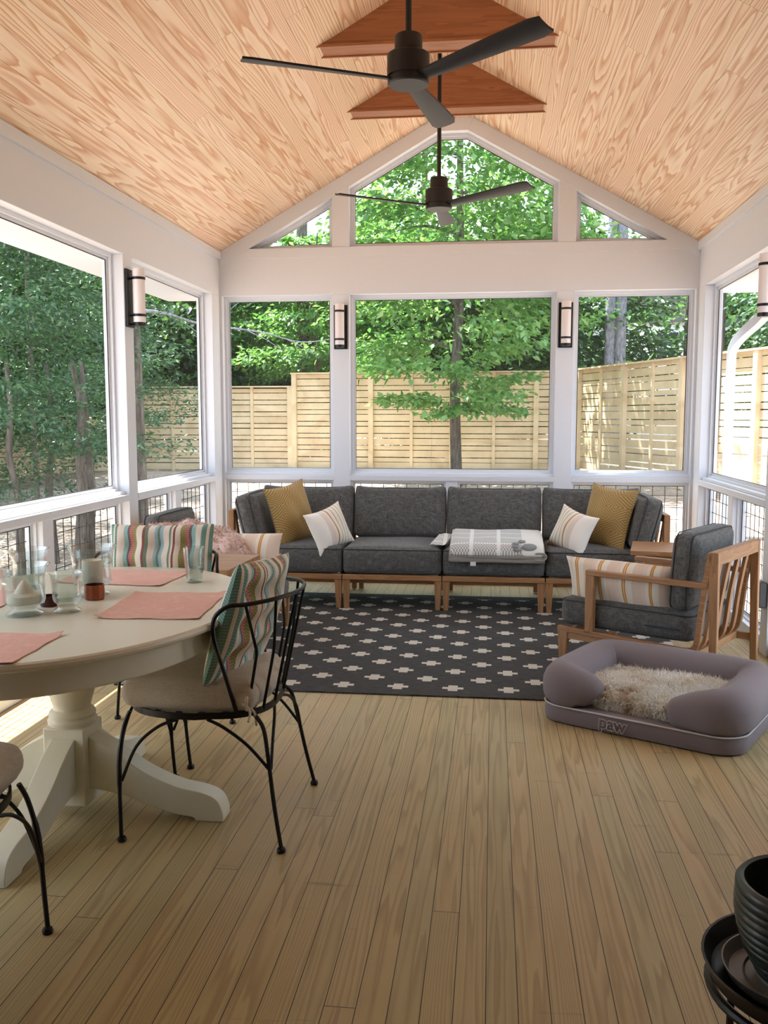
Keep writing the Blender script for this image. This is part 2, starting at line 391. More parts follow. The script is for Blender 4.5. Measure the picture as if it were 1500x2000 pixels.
    # rug
    t = NT('charcoal_cross_rug'); X = t.sep(t.coord())
    w2 = .295
    row = t.math('DIVIDE', t.math('SUBTRACT', X[1], 4.751 - .08 + .16 * 40 * 0), .161); ri = t.math('FLOOR', row); fy = t.math('SUBTRACT', t.math('FRACT', row), .5)
    odd = t.math('MULTIPLY', t.math('FLOORED_MODULO', ri, 2.0), .5)
    ux = t.math('ADD', t.math('DIVIDE', t.math('ADD', X[0], .489), w2), odd)
    fx = t.math('SUBTRACT', t.math('FRACT', t.math('ADD', ux, .5)), .5)
    ax_ = t.math('MULTIPLY', t.math('ABSOLUTE', fx), w2); ay_ = t.math('MULTIPLY', t.math('ABSOLUTE', fy), .161)
    arm = t.math('MULTIPLY', t.math('LESS_THAN', ax_, .056), t.math('LESS_THAN', ay_, .018))
    blk = t.math('MULTIPLY', t.math('LESS_THAN', ax_, .0255), t.math('LESS_THAN', ay_, .050))
    cr = t.math('MAXIMUM', arm, blk)
    inside = t.math('MULTIPLY', t.math('GREATER_THAN', X[1], 4.68), t.math('LESS_THAN', X[1], 7.16))
    cr = t.math('MULTIPLY', cr, inside)
    wv = t.noise(t.comb(t.math('MULTIPLY', X[0], 14), t.math('MULTIPLY', X[1], 220), 0.0), 1.0, 3, .7)
    base = t.mix(t.ramp(wv, [(.38, (0, 0, 0, 1)), (.62, W1)]), lin(30, 30, 30), lin(72, 72, 70))
    c = t.mix(cr, base, t.mix(t.math('MULTIPLY', wv, .5), lin(206, 202, 190), lin(170, 166, 154)))
    M['rug'] = t.pbsdf(c, .95, t.bump(wv, .4, .003))
    # folded blanket: bands of grey houndstooth blocks on off-white
    t = NT('grey_houndstooth_fleece'); X = t.sep(t.coord())
    bx = t.math('FRACT', t.math('MULTIPLY', X[0], 5.0)); by = t.math('FRACT', t.math('MULTIPLY', X[1], 9.0))
    lines = t.math('MAXIMUM', t.math('LESS_THAN', bx, .14), t.math('LESS_THAN', by, .10))
    ck = t.n('ShaderNodeTexChecker', {'Vector': t.comb(X[0], X[1], 0.0), 'Scale': 95.0}).outputs[1]
    c = t.mix(ck, lin(214, 214, 208), lin(150, 152, 150)); c = t.mix(lines, c, lin(226, 228, 222))
    plain = t.math('GREATER_THAN', X[0], .185)
    c = t.mix(plain, c, lin(222, 222, 214))
    M['blanket'] = t.pbsdf(c, .95, t.bump(t.noise(t.coord(), 160, 2), .3, .002), Sheen_Weight=.2)
    M['blanket_dark'] = simple('grey_fleece_reverse', lin(146, 140, 132), .95, .2, 90, .2)
    M['pawgrey'] = simple('grey_paw_print', lin(134, 138, 138), .95)
    # furs
    def fur(name, a, b, c_, sc):
        t = NT(name); n = t.noise(t.coord(), sc, 3, .6)
        c = t.ramp(n, [(.30, a), (.45, b), (.7, c_)])
        return t.pbsdf(c, .8, None, Sheen_Weight=.3)
    M['fur'] = fur('cream_brown_tipped_fur', lin(190, 158, 122), lin(240, 230, 212), lin(250, 246, 238), 9)
    M['pinkfur'] = fur('dusty_pink_fur', lin(176, 142, 128), lin(206, 176, 162), lin(222, 196, 184), 14)
    # outdoors
    def leaf(name, cols, tr=.45):
        t = NT(name); X = t.coord()
        at = t.n('ShaderNodeAttribute', attribute_name='leaf_tint').outputs['Fac']
        c = t.ramp(at, cols)
        d = t.n('ShaderNodeBsdfDiffuse', {0: c}).outputs[0]
        c2 = t.mix(1.0, c, (1.2, 1.2, .68, 1), 'MULTIPLY')
        tl_ = t.n('ShaderNodeBsdfTranslucent', {0: c2}).outputs[0]
        g = t.n('ShaderNodeBsdfGlossy', {0: (1, 1, 1, 1), 1: .35}).outputs[0]
        a = t.n('ShaderNodeMixShader', {0: tr, 1: d, 2: tl_}).outputs[0]
        return t.shader(t.n('ShaderNodeMixShader', {0: .05, 1: a, 2: g}).outputs[0])
    M['leaf_bright'] = leaf('beech_leaf', [(0, lin(76, 124, 68)), (.5, lin(104, 154, 86)), (1, lin(152, 188, 120))])
    M['leaf_mid'] = leaf('forest_leaf', [(0, lin(38, 70, 42)), (.5, lin(60, 100, 58)), (1, lin(108, 146, 86))])
    M['leaf_dark'] = leaf('hemlock_needles', [(0, lin(34, 66, 44)), (.5, lin(58, 98, 66)), (1, lin(100, 140, 100))], .3)
    t = NT('tree_bark'); X = t.sep(t.coord())
    n = t.noise(t.comb(t.math('MULTIPLY', X[0], 26), t.math('MULTIPLY', X[1], 26), t.math('MULTIPLY', X[2], 5)), 1.0, 4, .65)
    M['bark'] = t.pbsdf(t.ramp(n, [(.3, lin(58, 52, 46)), (.6, lin(112, 106, 98)), (.8, lin(140, 136, 128))]), .95, t.bump(n, .8, .03))
    t = NT('grey_tree_bark'); X = t.sep(t.coord())
    n = t.noise(t.comb(t.math('MULTIPLY', X[0], 18), t.math('MULTIPLY', X[1], 18), t.math('MULTIPLY', X[2], 7)), 1.0, 4, .65)
    M['greybark'] = t.pbsdf(t.ramp(n, [(.3, lin(96, 98, 108)), (.6, lin(150, 152, 164)), (.8, lin(176, 178, 188))]), .95, t.bump(n, .8, .03))
    t = NT('leaf_litter'); c = t.coord(); n1 = t.noise(c, 1.1, 5, .65); n2 = t.noise(c, 16, 4, .7)
    f = t.math('ADD', t.math('MULTIPLY', n1, .5), t.math('MULTIPLY', n2, .5))
    M['ground'] = t.pbsdf(t.ramp(f, [(.32, lin(104, 90, 80)), (.5, lin(178, 160, 146)), (.66, lin(220, 206, 194))]), 1.0, t.bump(n2, .9, .05))
    t, col, h, X = planks('fence_board', 2, 0, 10.0, 50.0, (lin(228, 215, 188), lin(196, 173, 138)), .0, .001, 6, .25, 9, .5, .7, [(0, (1, .97, .90, 1)), (1, (.95, .92, .86, 1))], lin(90, 70, 50))
    n3 = t.noise(t.coord(), 3.1, 2); kk = t.ramp(n3, [(.35, (.88, .86, .83, 1)), (.6, W1)])
    col = t.mix(1.0, col, kk, 'MULTIPLY')
    M['fence'] = t.pbsdf(col, .75, None)
    M['siding'] = simple('pale_siding', lin(214, 216, 216), .7)
    M['roofing'] = simple('grey_shingle', lin(96, 94, 94), .9, .2, 20)
    t = NT('dark_window_glass'); M['pane'] = t.pbsdf(lin(40, 46, 54), .08)
    return M
M = build_materials()

# ------------------------------------------------------------------ camera
cam = bpy.data.cameras.new('camera'); co = bpy.data.objects.new('camera', cam); COL.objects.link(co)
cam.sensor_fit = 'VERTICAL'; cam.sensor_height = 36; cam.lens = 1780 / 2000 * 36; cam.clip_end = 400; cam.clip_start = .02
co.location = (0, 0, 1.45); co.rotation_euler = (radians(90 - 5.963), 0, radians(6.77)); S.camera = co

# ------------------------------------------------------------------ room shell
XL, XR, YB, YF = -2.367, 1.66, 7.83, -1.3        # inner faces of the posts and beams
XC, HW = (XL + XR) / 2, (XR - XL) / 2
ZC, ZB, SL = 2.859, 2.49, .565                    # ceiling spring, beam underside, roof slope
ZS0, ZS1 = .900, .942                             # window sill rail
PD = .14                                          # post depth
FLATX = .17
ZTOP = ZC + (HW - FLATX) * SL
fl = MB().box(XL - .16, XR + .16, YF - .1, YB + .16, -.12, 0).build('floor', M['floor'], smooth=0); struct(fl)
# ceiling: two pitched planes and the narrow flat strip at the ridge
cm = MB(); y0, y1 = YF - .1, YB + .60; T = .16
prof = [(XL - .62, ZC - .62 * SL + .10), (XL - .0, ZC), (XC - FLATX, ZTOP), (XC + FLATX, ZTOP), (XR + .0, ZC), (XR + .62, ZC - .62 * SL + .10)]
low = [(XL - .02, ZC - .02 * SL), (XC - FLATX, ZTOP), (XC + FLATX, ZTOP), (XR + .02, ZC - .02 * SL)]
cm.prism(low + [(XR + .02, ZC + T), (XC, ZTOP + T + .1), (XL - .02, ZC + T)], 'y', y0, YB + .02)
struct(cm.build('ceiling', M['ceiling'], smooth=0))
# outer roof and eaves with white soffits
rf = MB()
for s_, xa in ((-1, XL), (1, XR)):
    xo = xa + s_ * .62; xa = xa + s_ * .12
    rf.prism(sorted([(xa, 2.51), (xo, 2.51), (xo, 2.68), (xa, 3.02)], key=lambda p: math.atan2(p[1] - 2.7, p[0] - (xa + xo) / 2)), 'y', y0, YB + .45)
struct(rf.build('trim_1', M['white'], smooth=0))
rk = MB().prism([(XL - .62, 2.70), (XR + .62, 2.70), (XC, ZTOP + .40)], 'y', YB + .02, YB + .03)
# rake overhang of the gable
ov = MB()
for s_ in (-1, 1):
    xe = XC + s_ * (HW + .62)
    P = [(xe, 2.70), (XC, 2.70 + (HW + .62) * SL + .1), (XC, 2.70 + (HW + .62) * SL + .28), (xe, 2.88)]
    ov.prism(P if s_ < 0 else P[::-1], 'y', YB - .2, YB + .50)
ovo = ov.build('trim_2', M['roofing'], smooth=0); struct(ovo)

def inset(poly, d):
    n = len(poly); out = []
    for i in range(n):
        p0, p1, p2 = Vector(poly[i - 1]), Vector(poly[i]), Vector(poly[(i + 1) % n])
        e1 = (p1 - p0).normalized(); e2 = (p2 - p1).normalized(); n1 = Vector((-e1.y, e1.x)); n2 = Vector((-e2.y, e2.x))
        b = (n1 + n2); b = b / max(.15, b.dot(n1)) ; out.append(tuple(p1 + b * d))
    return out
WIN = [0]
def window(poly, to3, fw, d0, d1, grid=None, screen=True):
    """poly ccw in wall coordinates (u,z); to3(u,depth,z); frame ring of width fw from depth d0 to d1"""
    WIN[0] += 1
    root = bpy.data.objects.new('window_%d' % WIN[0], None); COL.objects.link(root); root['kind'] = 'structure'
    n = len(poly); q = inset(poly, fw); q2 = inset(poly, fw * .55); dm = d0 + (d1 - d0) * .45
    mb = MB(); lay = [[to3(u, d0, z) for u, z in poly], [to3(u, d0, z) for u, z in q2], [to3(u, dm, z) for u, z in q2], [to3(u, dm, z) for u, z in q], [to3(u, d1, z) for u, z in q], [to3(u, d1, z) for u, z in poly]]
    vs = [p for l in lay for p in l]; fs = []; L = len(lay)
    for k in range(L):
        k2 = (k + 1) % L
        for i in range(n): fs.append((k * n + i, k * n + (i + 1) % n, k2 * n + (i + 1) % n, k2 * n + i))
    mb.add(vs, fs); mb.build('window_frame', M['white'], root, smooth=0)
    if screen:
        sm = MB(); sm.add([to3(u, dm + .006, z) for u, z in q], [tuple(range(n))]); sm.build('insect_screen', M['screen'], root, smooth=0, fix=False)
        bd = MB(); bd.tube([to3(u, dm + .003, z) for u, z in inset(poly, fw + .003)], .0035, 4, True); bd.build('screen_bead', M['wire'], root, smooth=0)
    if grid:
        u0, u1 = min(p[0] for p in q), max(p[0] for p in q); z0, z1 = min(p[1] for p in q), max(p[1] for p in q); g = MB(); s = .102; r = .0021
        k = 0; u = u0 + .05
        while u < u1: g.bar(to3(u, d1 - .008, z0), to3(u, d1 - .008, z1), 2 * r, 2 * r, (.3, .5, .1)); u += s
        z = z1 - .085
        while z > z0: g.bar(to3(u0, d1 - .004, z), to3(u1, d1 - .004, z), 2 * r, 2 * r); z -= s
        g.build('wire_grid', M['wire'], root, smooth=0)
    return root
toL = lambda u, d, z: (XL - d, u, z)
toR = lambda u, d, z: (XR + d, u, z)
toB = lambda u, d, z: (u, YB + d, z)
def rect(u0, u1, z0, z1): return [(u0, z0), (u1, z0), (u1, z1), (u0, z1)]

# side walls: beam with a proud top band, posts, sill rails, bottom rails, mullions
pL = [(7.62, 7.83), (5.74, 5.885), (3.46, 3.60), (1.40, 1.54), (-.70, -.56)]
pR = [(7.62, 7.83), (5.64, 5.785), (3.46, 3.60), (1.40, 1.54), (-.70, -.56)]
def sidewall(name, xi, s_, posts, to3, solid):
    w = MB()
    def bx(d0, d1, ya, yb, za, zb): w.box(*sorted((xi + s_ * d0, xi + s_ * d1)), ya, yb, za, zb)
    bx(0, .26, YF, YB + .14, ZB, ZC + .10)
    bx(-.022, .02, YF, YB, 2.795, ZC + .004)
    for a, b in posts: bx(0, PD, a, b + (.14 if b > 7.8 else 0), 0, ZB)
    ed = sorted(posts); bays = [(ed[i][1], ed[i + 1][0]) for i in range(len(ed) - 1)] + [(YF, ed[0][0])]
    for a, b in bays:
        bx(-.004, PD, a, b, ZS0, ZS1)
        bx(.03, PD, a, b, ZS1, ZS1 + .022)
        bx(.02, PD, a, b, 0, .085)
        m = (a + b) / 2; bx(.025, PD - .02, m - .06, m + .06, .085, ZS0)
    for a, b in bays:
        if b < solid: bx(.03, .10, a, b, 0, ZB)
    o = struct(w.build(name, M['white'], smooth=0, bevel=.003))
    for a, b in bays:
        if b < solid: continue
        m = (a + b) / 2
        window(rect(a, b, ZS1 + .015, ZB), to3, .042, .075, .125)
        window(rect(a, m - .055, .08, ZS0), to3, .030, .060, .115, True)
        window(rect(m + .055, b, .08, ZS0), to3, .030, .060, .115, True)
sidewall('wall_left', XL, -1, pL, toL, 1.5); sidewall('wall_right', XR, 1, pR, toR, 3.5)

# back wall with gable
bw = MB(); A = [(-1.374, -1.229), (.518, .664)]
bw.box(XL - .02, XR + .02, YB, YB + .14, ZB, 2.885)
bw.box(XL, XR, YB - .004, YB + .02, 2.80, 2.885)
for a, b in A:
    bw.box(a, b, YB, YB + .14, 0, ZB)
    ztop = ZC + (HW - min(abs(a - XC), abs(b - XC))) * SL
    bw.prism([(a, 2.885), (b, 2.885), (b, ZC + (HW - abs(b - XC)) * SL), (a, ZC + (HW - abs(a - XC)) * SL)], 'y', YB + .002, YB + .14)
RW = .125
for s_ in (-1, 1):    # rake boards
    P = [(XC + s_ * HW, ZC), (XC + s_ * FLATX, ZTOP), (XC + s_ * FLATX * .72, ZTOP - RW * .8), (XC + s_ * (HW - RW / SL * .0), ZC - RW)]
    bw.prism(P if s_ > 0 else P[::-1], 'y', YB - .006, YB + .14)
bw.prism([(XC - FLATX * .72, ZTOP - RW * .8), (XC + FLATX * .72, ZTOP - RW * .8), (XC + FLATX, ZTOP), (XC + FLATX, ZTOP + .03), (XC - FLATX, ZTOP + .03), (XC - FLATX, ZTOP)], 'y', YB - .006, YB + .14)
bays = [(XL + .02, A[0][0]), (A[0][1], A[1][0]), (A[1][1], XR - .02)]
for i, (a, b) in enumerate(bays):
    bw.box(a, b, YB + .0, YB + .14, ZS0, ZS1); bw.box(a, b, YB + .03, YB + .14, ZS1, ZS1 + .022); bw.box(a, b, YB + .02, YB + .14, 0, .085)
bw.box(-.392, -.300, YB + .02, YB + .12, .085, ZS0)
bw.box(XL - .16, XL + .022, YB + .0, YB + .14, 0, ZB); bw.box(XR - .022, XR + .16, YB + .0, YB + .14, 0, ZB)
struct(bw.build('wall_back', M['white'], smooth=0, bevel=.003))
for i, (a, b) in enumerate(bays):
    window(rect(a, b, ZS1 + .015, ZB), toB, .040, .070, .125)
    if i == 1:
        window(rect(a, -.387, .08, ZS0), toB, .030, .05, .115, True); window(rect(-.305, b, .08, ZS0), toB, .030, .05, .115, True)
    else: window(rect(a, b, .08, ZS0), toB, .030, .05, .115, True)
zr = lambda x: ZC - RW + (HW - abs(x - XC)) * SL
xl0 = XC - HW + (2.885 - (ZC - RW)) / SL; xr0 = XC + HW - (2.885 - (ZC - RW)) / SL
zt = ZTOP - RW * .8; xt = HW - (zt - (ZC - RW)) / SL
window([(xl0, 2.885), (A[0][0], 2.885), (A[0][0], zr(A[0][0]))], toB, .04, .075, .125)
window([(A[0][1], 2.885), (A[1][0], 2.885), (A[1][0], zr(A[1][0])), (XC + xt, zt), (XC - xt, zt), (A[0][1], zr(A[0][1]))], toB, .04, .075, .125)
window([(A[1][1], 2.885), (xr0, 2.885), (A[1][1], zr(A[1][1]))], toB, .04, .075, .125)
# house wall behind the camera
struct(MB().prism([(XL - .1, -.1), (XR + .1, -.1), (XR + .1, ZC), (XC + FLATX, ZTOP + .1), (XC - FLATX, ZTOP + .1), (XL - .1, ZC)], 'y', YF - .12, YF).build('wall_front', M['housewall'], smooth=0))
# stained collar beams carrying the ridge
for k, y in enumerate((5.51, 6.66)):
    z0 = 3.612; xb = HW - (z0 - ZC) / SL; t_ = .15; b_ = MB()
    b_.prism([(XC - xb, z0), (XC + xb, z0), (XC + FLATX, ZTOP + .01), (XC - FLATX, ZTOP + .01)], 'y', y, y + t_)
    o = b_.build('trim_%d' % (3 + k), M['stain'], smooth=0); struct(o)
    c_ = MB()
    for yy in (y - .012, y + t_): c_.box(XC - xb - .03, XC + xb + .03, yy, yy + .012, z0 - .012, z0 + .004)
    c_.box(XC - xb, XC + xb, y, y + t_, z0 - .004, z0)
    struct(c_.build('beam_edge', M['stain'], o, smooth=0))
# ------------------------------------------------------------------ ceiling fans
def fan(y, zb, ang, label):
    t = thing('ceiling_fan', label, 'fan', (XC, y, zb), 0, 'black ceiling fans on long rods')
    MB().lathe([(.013, .12), (.013, ZTOP - zb)], seg=12).build('rod', M['fan'], t)
    MB().lathe([(.062, ZTOP - zb - .075), (.068, ZTOP - zb - .06), (.068, ZTOP - zb)], seg=24).build('canopy', M['fan'], t)
    MB().lathe([(.012, .245), (.03, .245)][::-1] and [(.0, -.02), (.078, -.02), (.084, -.015), (.084, .0)], seg=32).build('bottom_cap', M['fan'], t)
    MB().lathe([(.080, .0), (.080, .012), (.086, .014), (.086, .095), (.080, .10), (.056, .102), (.056, .165), (.052, .172), (.014, .175)], seg=32).build('motor', M['fan'], t)
    for k, a in enumerate(ang):
        L0, L1 = .070, .665; n = 14; mb = MB(); vs = []
        for i in range(n + 1):
            f = i / n; r = L0 + (L1 - L0) * f
            w = .050 + .062 * f ** .8
            if i == n: w *= .80
            pitch = -radians(17 - 5 * f); th = .0045
            for j in range(9):
                b = -1 + 2 * j / 8
                yy = b * w * .5; zz = .004 - .010 * (1 - b * b) * .5 + .022 * f
                p = Vector((r, yy * cos(pitch), zz + yy * sin(pitch)))
                vs.append(p + Vector((0, 0, th))); vs.append(p - Vector((0, 0, th)))
        R = 18; fs = []
        for i in range(n):
            for j in range(8):
                a0 = i * R + 2 * j; b0 = a0 + R
                fs += [(a0, b0, b0 + 2, a0 + 2), (a0 + 1, a0 + 3, b0 + 3, b0 + 1)]
            a0 = i * R; fs.append((a0, a0 + 1, a0 + R + 1, a0 + R)); a0 = i * R + 16; fs.append((a0, a0 + R, a0 + R + 1, a0 + 1))
        for i0 in (0, n * R):
            for j in range(8): a0 = i0 + 2 * j; fs.append((a0, a0 + 2, a0 + 3, a0 + 1))
        mb.add(vs, fs); o = mb.build('blade', M['fan'], t); o.rotation_euler = (0, 0, radians(a))
    return t
fan(3.81, 2.795, (80, 200, 322), 'nearer black three-blade ceiling fan hanging in front of the first collar beam')
fan(5.91, 2.770, (88, 205, 327), 'farther black three-blade ceiling fan hanging before the gable window')

# ------------------------------------------------------------------ wall sconces
def sconce(loc, rz, label):
    t = thing('wall_sconce', label, 'wall lamp', loc, rz, 'cylinder sconces on the porch posts')   # local -y is into the room
    p = MB().box(-.058, .058, -.018, 0, -.185, .185); p.build('back_plate', M['black'], t, bevel=.002)
    MB().lathe([(.036, -.155), (.040, -.153), (.040, .188), (.036, .19), (.030, .186)], (0, -.072, 0), 28).build('glass_cylinder', M['opal'], t)
    for z in (.128, -.108):
        b = MB(); b.lathe([(.040, z - .008), (.0435, z - .008), (.0435, z + .008), (.040, z + .008)], (0, -.072, 0), 28)
        b.box(-.006, .006, -.034, -.012, z - .006, z + .006); b.build('band', M['black'], t)
    b = MB(); b.lathe([(.004, -.176), (.038, -.176), (.040, -.172), (.040, -.153), (.03, -.150)], (0, -.072, 0), 28); b.box(-.012, .012, -.06, -.01, -.172, -.158); b.build('bottom_cup', M['black'], t)
    return t
sconce((-1.301, YB, 2.212), 0, 'black sconce with white glass cylinder on left post of back wall')
sconce((.591, YB, 2.208), 0, 'black sconce with white glass cylinder on right post of back wall')
sconce((XL, 5.812, 2.215), radians(90), 'black sconce with white glass cylinder on the left wall post')
sconce((XR, 5.712, 2.215), radians(-90), 'black sconce cut by the right photo edge, on right wall post')
lt = thing('door_latch', 'dark grey latch box on the right wall post by the armchair', 'latch', (XR, 5.70, .375))
MB().box(-.055, 0, -.05, .05, -.078, .078).build('latch_body', M['plastic'], lt, bevel=.012)
MB().box(-.075, -.052, -.02, .035, .03, .062).build('latch_lever', M['plastic'], lt, bevel=.006)

# ------------------------------------------------------------------ rug
rg = MB().box(-2.024, 1.16, 4.615, 7.29, .001, .009).build('rug', M['rug'], smooth=0, bevel=.002)
tag(rg, 'charcoal flatweave rug with rows of pale crosses under the seating', 'rug')

# ------------------------------------------------------------------ sofa
YS = 6.69; SD = .86
def leg_mb(x, y, top, w0=.056, w1=.036, lean=0, d0=.05):
    m = MB(); a, b = w0 / 2, w1 / 2; c = d0 / 2; e = d0 * .36
    return m.hexa([(x - b + lean, y - e, 0), (x + b + lean, y - e, 0), (x + b + lean, y + e, 0), (x - b + lean, y + e, 0)], [(x - a, y - c, top), (x + a, y - c, top), (x + a, y + c, top), (x - a, y + c, top)])
def sofa_section(x0, x1, label, end=0):
    t = thing('sofa_section', label, 'sofa', ((x0 + x1) / 2, YS, .009), 0, 'sections of the grey sofa'); w = x1 - x0; h = w / 2; g = .004
    ci0, ci1 = -h + g, h - g                   # cushion span
    if end < 0: ci0 = -h + .13
    if end > 0: ci1 = h - .13
    f = MB(); f.box(-h + g, h - g, .0, .04, .222, .262); f.box(-h + g + .03, h - g - .03, .05, .075, .19, .222)
    f.box(-h + g, -h + g + .035, .04, SD - .05, .215, .25); f.box(h - g - .035, h - g, .04, SD - .05, .215, .25); f.box(-h + g, h - g, SD - .16, SD - .12, .20, .24)
    f.build('seat_frame', M['teak_x'], t, bevel=.004)
    for sx in (-1, 1):
        leg_mb(sx * (h - .030), .03, .235, lean=-sx * .0).build('leg', M['teak_z'], t, bevel=.003)
        m = MB(); m.bar((sx * (h - .030), SD - .03, 0), (sx * (h - .030), SD - .06, .70), .036, .045, (0, 1, 0)); m.build('leg', M['teak_z'], t, bevel=.003)
    b = MB(); b.box(-h + .012, h - .012, SD - .085, SD - .03, .665, .725)
    for k in range(4):
        x = -h + .12 + (w - .24) * k / 3; b.bar((x, SD - .06, .68), (x, SD - .15, .24), .05, .018, (0, 1, 0))
    b.build('back_rail', M['teak_x'], t, bevel=.004)
    cw = ci1 - ci0
    c = boxcushion(cw, .70, .20, .04, .018, seed=int(x0 * 10)); c.xf(Matrix.Translation(((ci0 + ci1) / 2, .355, .365)))
    so = c.build('seat_cushion', M['linen'], t)
    pp = boxpiping(cw + .004, .704, .20, .04); pp.xf(Matrix.Translation(((ci0 + ci1) / 2, .355, .365))); pp.build('piping', M['piping'], so)
    bw_ = cw - .008 if not end else cw - .01
    Mx = Matrix.Translation(((ci0 + ci1) / 2, .665, .665)) @ Euler((radians(78), 0, 0)).to_matrix().to_4x4()
    bc = boxcushion(bw_, .405, .135, .035, .032, seed=int(x1 * 10) + 3, peak=.020); bc.xf(Mx); bo = bc.build('back_cushion', M['linen'], t)
    pp = boxpiping(bw_ - .004, .40, .135, .05); pp.xf(Mx); pp.build('piping', M['piping'], bo)
    if end:
        s_ = end; xo = s_ * (h - .035)
        a = MB(); a.bar((xo, .02, 0), (xo, .07, .70), .045, .055, (0, 1, 0)); a.bar((xo, SD - .04, .0), (xo, SD - .08, .70), .045, .05, (0, 1, 0))
        a.box(xo - .022, xo + .022, .04, SD - .04, .675, .735)
        for k in range(4): yy = .16 + .17 * k; a.bar((xo, yy, .69), (xo - s_ * .06, yy, .23), .016, .05, (0, 1, 0))
        a.build('arm_frame', M['teak_z'], t, bevel=.004)
        Mx = Matrix.Translation((s_ * (h - .175), .335, .655)) @ Euler((0, radians(s_ * 14), 0)).to_matrix().to_4x4() @ Euler((0, radians(90), 0)).to_matrix().to_4x4()
        ac = boxcushion(.40, .66, .14, .05, .03, seed=9 + s_); ac.xf(Mx); ao = ac.build('side_cushion', M['linen'], t)
        pp = boxpiping(.404, .664, .14, .05); pp.xf(Mx); pp.build('piping', M['piping'], ao)
    return t
sofa_section(-2.01, -1.114, 'left corner section of the grey sofa, with wooden arm and side cushion', -1)
sofa_section(-1.114, -.361, 'bare middle section of the grey sofa, left of the folded blanket')
sofa_section(-.361, .398, 'middle section of the grey sofa under the folded paw blanket')
sofa_section(.398, 1.295, 'right corner section of the grey sofa, beside the teak side table', 1)

# ------------------------------------------------------------------ throw pillows
def place(mb, name, mat, loc, rot, label, cat='pillow', group=None):
    o = mb.build(name, mat, None, smooth=60); o.location = loc; o.rotation_euler = [radians(a) for a in rot]
    if name == 'throw_pillow': o.modifiers.new('sub', 'SUBSURF').render_levels = 1
    return tag(o, label, cat, group)
place(pillow(.48, .49, .18, .10, seed=1, crease=.006), 'throw_pillow', M['ochre'], (-1.56, 6.98, .695), (-14, -7, 63), 'ochre lattice pillow at the left end of the sofa', group='ochre pillows')
place(pillow(.50, .50, .18, .10, seed=2, crease=.006), 'throw_pillow', M['ochre'], (.870, 7.00, .690), (-15, 3, -54), 'ochre lattice pillow at the right end of the sofa', group='ochre pillows')
place(pillow(.40, .34, .17, .13, seed=3, crease=.004), 'throw_pillow', M['stripe_sofa'], (-1.235, 6.84, .600), (-20, -12, 56), 'white pillow with ochre stripes before the left ochre pillow', group='white striped pillows')
p2 = pillow(.40, .34, .17, .13, seed=4, crease=.004); p2.uv = [(1 - u, v) for u, v in p2.uv]
place(p2, 'throw_pillow', M['stripe_sofa'], (.60, 6.86, .600), (-20, 11, -53), 'white pillow with ochre stripes before the right ochre pillow', group='white striped pillows')

# folded blanket
bl = thing('folded_blanket', 'grey houndstooth blanket with paw print, folded on the sofa seat', 'blanket', (.04, 6.69, .009))
def drape(w, prof, th, seed, amp=.004, x0=0, skew=0):
    """cloth of width w laid along a (y,z) profile; u runs across, v along the profile"""
    rnd = random.Random(seed); ph = [rnd.uniform(0, 6) for _ in range(4)]; P = bez([(0, y, z) for y, z in prof], 5); ny = len(P) - 1; nx = 28; mb = MB(); N = (nx + 1) * (ny + 1)
    for lv in (0, 1):
        for i in range(nx + 1):
            for j in range(ny + 1):
                a = i / nx - .5; p = P[j]; q0, q1 = P[max(j - 1, 0)], P[min(j + 1, ny)]; d = (q1 - q0).normalized(); nn = Vector((0, d.z, -d.y)); nn = nn if nn.z > 0 or nn.y < 0 else -nn
                e = min(.5 - abs(a), j / ny * .6, (1 - j / ny) * .6); rr_ = min(1, e / .03) ** .5
                o = amp * (sin(8 * a + ph[0] + j * .2) + .7 * sin(13 * a + ph[1]) * sin(j * .5))
                q = p + nn * (o + (th * (.3 + .7 * rr_) if lv else th * .3 * (1 - rr_))); q.x = x0 + a * w + skew * (j / ny)
                mb.v.append(tuple(q))
    for i in range(nx):
        for j in range(ny): q = (i * (ny + 1) + j, (i + 1) * (ny + 1) + j, (i + 1) * (ny + 1) + j + 1, i * (ny + 1) + j + 1); mb.f.append(q[::-1]); mb.f.append(tuple(k + N for k in q))
    for i in range(nx):
        for j in (0, ny): a0 = i * (ny + 1) + j; mb.f.append((a0, a0 + ny + 1, a0 + ny + 1 + N, a0 + N))
    for j in range(ny):
        for i in (0, nx): a0 = i * (ny + 1) + j; mb.f.append((a0, a0 + 1, a0 + 1 + N, a0 + N))
    return mb
lowp = [(.44, .50), (.30, .497), (.10, .484), (.005, .462), (-.028, .42), (-.032, .375)]
upp = [(.42, .555), (.30, .552), (.12, .528), (.015, .500), (-.030, .466), (-.042, .425)]
drape(.70, lowp, .016, 1).build('lower_fold', M['blanket_dark'], bl, smooth=60)
mid = [(.43, .52), (.30, .520), (.12, .502), (.012, .480), (-.034, .444), (-.040, .405)]
drape(.69, mid, .012, 4).build('middle_fold', M['blanket_dark'], bl, smooth=60)
drape(.68, upp, .016, 2, .003).build('upper_fold', M['blanket'], bl, smooth=60)
cf = drape(.12, [(.36, .53), (.20, .508), (.06, .486)], .012, 3, .003, -.38, -.06); cf.build('loose_corner', M['blanket'], bl, smooth=60)
hm = MB(); hm.tube(bez([(.28, -.054, .40), (.335, -.056, .402), (.358, -.056, .425), (.340, -.058, .452), (.28, -.060, .452)], 5), .007, 8); hm.build('rolled_hem', M['blanket_dark'], bl)
pw = MB(); pc_ = [Vector((0, y, z)) for y, z in upp]
PP = bez(pc_, 5)
